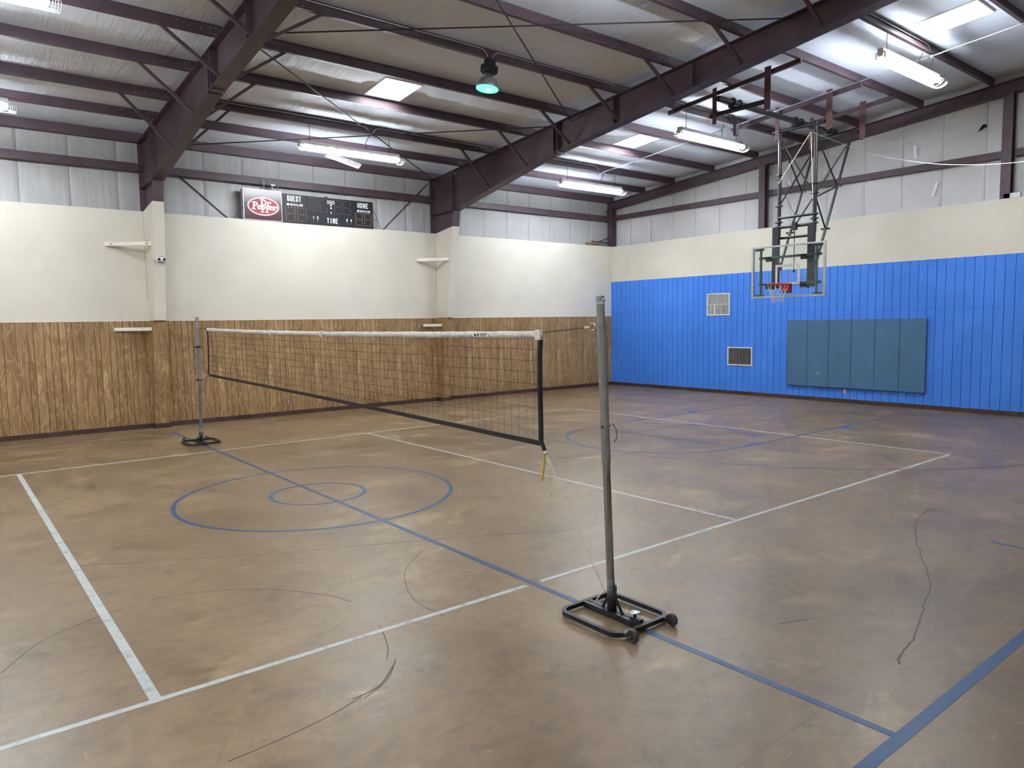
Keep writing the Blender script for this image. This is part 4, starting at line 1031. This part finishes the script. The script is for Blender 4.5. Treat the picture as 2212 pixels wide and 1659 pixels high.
# ------------------------------------------------------------------ volleyball stands, net and ropes
def rrect(x0, x1, y0, y1, r, n=6):
    P = []
    for (cx, cy, a) in ((x1-r,y1-r,0),(x0+r,y1-r,PI/2),(x0+r,y0+r,PI),(x1-r,y0+r,1.5*PI)):
        P += [(cx+r*math.cos(a+PI/2*i/n), cy+r*math.sin(a+PI/2*i/n)) for i in range(n+1)]
    return P
def build_stand(loc, rz, label, near):
    # local frame: +y points at the net, wheels on the -y side
    t = thing('volleyball_stand', label, 'volleyball stand', loc, rz, 'volleyball stands')
    ps = rrect(-.305, .305, -.345, .305, .11); n = len(ps); m = MB(); w, z0, z1 = .016, .016, .050
    inn = rrect(-.305+2*w, .305-2*w, -.345+2*w, .305-2*w, .11-2*w)
    vs = [(x,y,z0) for x,y in ps]+[(x,y,z0) for x,y in inn]+[(x,y,z1) for x,y in ps]+[(x,y,z1) for x,y in inn]; fs = []
    for i in range(n):
        j = (i+1) % n
        fs += [(i,j,2*n+j,2*n+i), (n+j,n+i,3*n+i,3*n+j), (2*n+i,2*n+j,3*n+j,3*n+i), (j,i,n+i,n+j)]
    m.add(vs, fs); m.build('base_frame', M['blackpipe'], t)
    m = MB(); m.box(-.042, -.006, -.31, .27, .014, .050); m.box(.006, .042, -.31, .27, .014, .050); m.build('centre_rails', M['blackpipe'], t)
    m = MB(); m.lathe([(0,.02),(.038,.02),(.038,.245),(.031,.245),(.031,.20)], 24); m.build('socket', M['blackpipe'], t)
    for a, b in (((0,.032,.165),(0,.10,.045)), ((0,-.032,.165),(0,-.115,.045))):
        m = MB(); m.bar(a, b, .017, .017); m.build('gusset_bar', M['blackpipe'], t)
    m = MB(); m.tube([(0,-.05,.18),(0,-.075,.18)], .008, 8); m.build('set_pin', M['blackpipe'], t)
    lx = .055/2.4
    def pole(name, za, zt, r, mat, cap=True):
        m = MB(); a = Vector((0, za*.045, za)); b = Vector((0, zt*.045, zt)); m.tube([a, b], r, 24); return m.build(name, mat, t)
    pole('lower_tube', .06, 1.24, .0295, M['pole_tube']); pole('outer_sleeve', 1.20, 2.26, .035, M['pole_sleeve']); pole('upper_tube', 2.20, 2.47, .0315, M['pole_top'])
    m = MB(); m.tube([(0,.0107,.238),(0,.0125,.30)], .0305, 24); m.build('worn_band', M['pole_top'], t)
    m = MB(); zt = 2.44; m.lathe([(0,-.01),(.012,-.008),(.014,0)], 10, (-.0,.11-.034,zt), 'y'); m.tube([(-.036,.11,zt),(.036,.11,zt)], .006, 6); m.lathe([(.0335,-.012),(.0335,.012)], 24, (0,.108,2.42)); m.build('top_bolt', M['chrome'], t)
    m = MB(); m.tube([(-.05,.055,1.48),(.05,.055,1.48)], .006, 6); m.tube([(.045,.03,1.50),(.052,.0,1.46),(.046,-.02,1.40),(.038,.01,1.36)], .0035, 5); m.build('pin_and_chain', M['webbing'], t)
    # foot lock
    m = MB(); m.lathe([(0,.115),(.035,.115),(.042,.110),(.042,.103),(.012,.098),(.012,.05)], 20, (0,-.235,0)); m.build('foot_knob', M['chrome'], t)
    m = MB(); m.box(-.02,.02,-.30,-.20,.048,.07); m.build('knob_block', M['blackpipe'], t)
    for s in (-1, 1):
        m = MB(); x = s*.215
        m.bar((x-.026,-.340,.038), (x-.026,-.412,.046), .005, .024); m.bar((x+.026,-.340,.038), (x+.026,-.412,.046), .005, .024); m.bar((x-.028,-.348,.038), (x+.028,-.348,.038), .012, .026); m.build('wheel_fork', M['blackpipe'], t)
        m = MB(); m.lathe([(0,-.014),(.026,-.014),(.028,-.018),(.042,-.018),(.046,-.014),(.046,.014),(.042,.018),(.028,.018),(.026,.014),(0,.014)], 28, (x,-.408,.0465), 'x', False); wh = m.build('wheel', M['rubber'], t)
        m = MB(); m.tube([(x-.034,-.408,.0465),(x+.034,-.408,.0465)], .007, 8); m.build('axle', M['chrome'], wh)
    return t
NS = build_stand((.0,-5.44,0), 0, 'volleyball stand standing nearest on the blue line', True)
FS = build_stand((.03,5.60,0), PI, 'volleyball stand farthest away by the wood panelled wall', False)
for z in (1.26, 1.90):
    m = MB(); y = .045*z; m.lathe([(.036,-.018),(.045,-.018),(.045,.018),(.036,.018)], 16, (0,y,z)); m.tube([(-.075,y,z),(.075,y,z)], .009, 6)
    m.build('clamp_ring', M['blackpipe'], FS)
m = MB(); m.tube([(.06,.09,1.88),(.075,.05,1.80),(.06,.06,1.73),(.03,.08,1.75)], .006, 5); m.build('cable_loop', M['blackpipe'], FS)
def build_net():
    ya, yb = -4.63, 4.88
    t = thing('volleyball_net', 'black mesh volleyball net with white top band strung between two stands', 'net', (.0, 0, 0))
    def top(y): u = (y-ya)/(yb-ya); return 2.205+.05*u-.03*math.sin(PI*u)
    def bot(y): u = (y-ya)/(yb-ya); return 1.255+.125*u+.01*math.sin(PI*u)
    def xx(y, z): return .0+.016*(y-ya)/(yb-ya)*2 + .012*noise.noise((y*1.1, z*1.5, 3.1))
    # white band
    m = MB(); n = 150; vs = []; fs = []
    for i in range(n+1):
        y = ya-.03+(yb-ya+.03)*i/n; b = .062+.010*noise.noise((y*3.0,0,2))
        for k, (dx, f) in enumerate(((-.010,1),(-.013,.55),(-.008,0),(.008,0),(.013,.5),(.010,1))):
            vs.append((xx(y,2.2)+dx+.005*noise.noise((y*9,k*2.0,1)), y, top(y)-b*(1-f)+.006*noise.noise((y*7,k*1.3,5))))
    for i in range(n):
        for k in range(6): fs.append((6*i+k, 6*i+(k+1)%6, 6*i+6+(k+1)%6, 6*i+6+k))
    fs += [(0,5,4,3,2,1), tuple(6*n+k for k in range(6))]
    m.add(vs, fs, True); bnd = m.build('top_band', M['band'], t)
    for y, w in ((-4.62,.07),(-.25,.05),(1.6,.04)):
        g = MB(); g.bbox(-.018+xx(y,2.2), .018+xx(y,2.2), y-w/2, y+w/2, top(y)-.075, top(y)+.012, .006); g.build('band_tie', M['band'], bnd)
    y = -3.72; g = MB(); x_ = xx(y,2.2)-.0185; g.box(x_-.001, x_, y-.20, y+.04, top(y)-.048, top(y)-.012); g.build('maker_label', M['letter'], bnd)
    # mark: dark block and thin lines, as far as it can be made out
    g = MB(); g.poly([(x_-.001,y+.02,top(y)-.044),(x_-.001,y-.015,top(y)-.044),(x_-.001,y-.015,top(y)-.03),(x_-.001,y+.02,top(y)-.015)], (-1,0,0), .001); g.box(x_-.002, x_-.001, y-.05, y-.03, top(y)-.044, top(y)-.016)
    for k in range(3): g.box(x_-.002, x_-.001, y-.185+.012*k, y-.07, top(y)-.022-.010*k, top(y)-.017-.010*k)
    g.build('label_print', M['webbing'], bnd)
    # black tapes
    m = MB(); n = 60; vs = []; fs = []
    for i in range(n+1):
        y = ya+(yb-ya)*i/n; x = xx(y,1.3); z = bot(y); vs += [(x-.004,y,z-.022),(x+.004,y,z-.022),(x+.004,y,z+.022),(x-.004,y,z+.022)]
    for i in range(n):
        for k in range(4): fs.append((4*i+k, 4*i+(k+1)%4, 4*i+4+(k+1)%4, 4*i+4+k))
    m.add(vs, fs); m.build('bottom_tape', M['webbing'], t)
    m = MB(); m.tube([(0,ya+.005,bot(ya)+.03)]+[(.01*noise.noise((z_,1,1)), ya+.012*math.sin((z_-1.2)*3), z_) for z_ in (1.4,1.6,1.8,2.0)]+[(0,ya-.005,top(ya)-.05)], .022, 8); m.tube([(0,ya+.005,bot(ya)+.04),(0,ya-.008,bot(ya)),(0,ya-.045,bot(ya)-.06)], .018, 8); m.build('side_tape', M['webbing'], t)
    m = MB(); m.tube([(xx(yb,2.2),yb-.02,top(yb)-.05),(xx(yb,1.8),yb-.03,1.85),(xx(yb,1.5),yb+.02,bot(yb)+.12),(xx(yb,1.4),yb+.06,bot(yb)+.01)], .013, 7); m.build('side_tape', M['webbing'], t)
    # cords
    m = MB(); pit = .10; ny = int((yb-ya)/pit); nz = 9; G = []
    for i in range(ny+1):
        y0 = ya+(yb-ya)*i/ny; col = []
        for k in range(nz+1):
            v = k/nz; y = y0+.030*noise.noise((y0*2.3, v*2.2, 8))*math.sin(PI*v)+.014*noise.noise((y0*9, v*7, 2)); 
            z = bot(y0)+(top(y0)-.05-bot(y0))*v+.012*noise.noise((y0*4, v*5, 6))*(0 if k in (0,nz) else 1)
            col.append((xx(y,z)+.006*noise.noise((y0*7,v*6,4)), y, z))
        G.append(col)
    for col in G: m.tube(col, .0014, 3, False)
    for k in range(1, nz): m.tube([c[k] for c in G], .0014, 3, False)
    m.build('mesh_cords', M['cord'], t, 'stuff')
    # head cable with hooks
    hy = -5.44+.045*2.24+.045
    m = MB(); m.tube([(0,ya-.02,top(ya)-.012),(0,hy+.08,2.235)], .004, 6); m.build('head_cable', M['rod'], t); m = MB(); m.tube([(.032,5.48,2.24),(.03,yb-.02,top(yb)-.015)], .004, 6); m.build('head_cable', M['rod'], t); m = MB(); m.tube([(0,hy+.13,2.232),(0,hy+.08,2.236)], .010, 6); m.build('cable_ferrule', M['rope'], t)
    m = MB(); m.tube([(0,hy+.045+.032*math.cos(a), 2.238+.026*math.sin(a)) for a in [2*PI*i/14 for i in range(12)]], .006, 6); m.build('snap_hook', M['chrome'], t)
    return t
build_net()
def ropes():
    tip = Vector((0,-4.685,1.185)); foot = Vector((-.01,-5.375,.175))
    m = MB(); pts = [tip.lerp(foot, k/20) for k in range(21)]; m.tube(pts, .0058, 6)
    m.tube([foot+Vector((0,0,.02)), foot+Vector((-.02,.03,-.02)), foot+Vector((-.03,.06,-.07)), foot+Vector((-.035,.08,-.10))], .007, 6)
    m.lathe([(0,-.022),(.018,-.012),(.020,.008),(0,.022)], 10, tuple(tip+Vector((0,0,.0)))); m.lathe([(0,-.018),(.011,-.009),(.012,.008),(0,.018)], 10, tuple(foot+Vector((-.005,.008,.0))))
    t = tag(m.build('tie_down_rope', M['rope'], None), 'white rope pulled from the net corner down to the near stand', 'rope')
    m = MB(); P = []
    for k in range(40):
        u = k/39; P.append(tip+Vector((.003*math.sin(k*1.9), -.040-.004*u+.0035*math.cos(k*1.9), -.09-.27*u)))
    m.tube(P, .0065, 5); m.tube([P[-3], P[-1]+Vector((0,.016,-.005))], .004, 5); m.tube([tip, P[0]], .006, 5); m.build('loose_end', M['rope'], t)
    m = MB(); P = [tip+Vector((0,.012,.012))]
    for k in range(12):
        u = k/11; P.append(tip+Vector((0, .022+.035*u*u, -.02-.23*u)))
    m.tube(P, .0085, 7); m.lathe([(0,-.02),(.022,0),(0,.02)], 8, tuple(tip+Vector((0,.01,.01))))
    tag(m.build('yellow_cord', M['rope_y'], None), 'short yellow cord dangling from the net corner', 'rope')
    m = MB(); m.tube([(.035,4.945,1.385),(.035,5.2,1.33),(.03,5.50,1.27)], .008, 6)
    tag(m.build('tie_strap', M['rope'], None), 'short cord tying the far net corner to its stand', 'rope')
ropes()
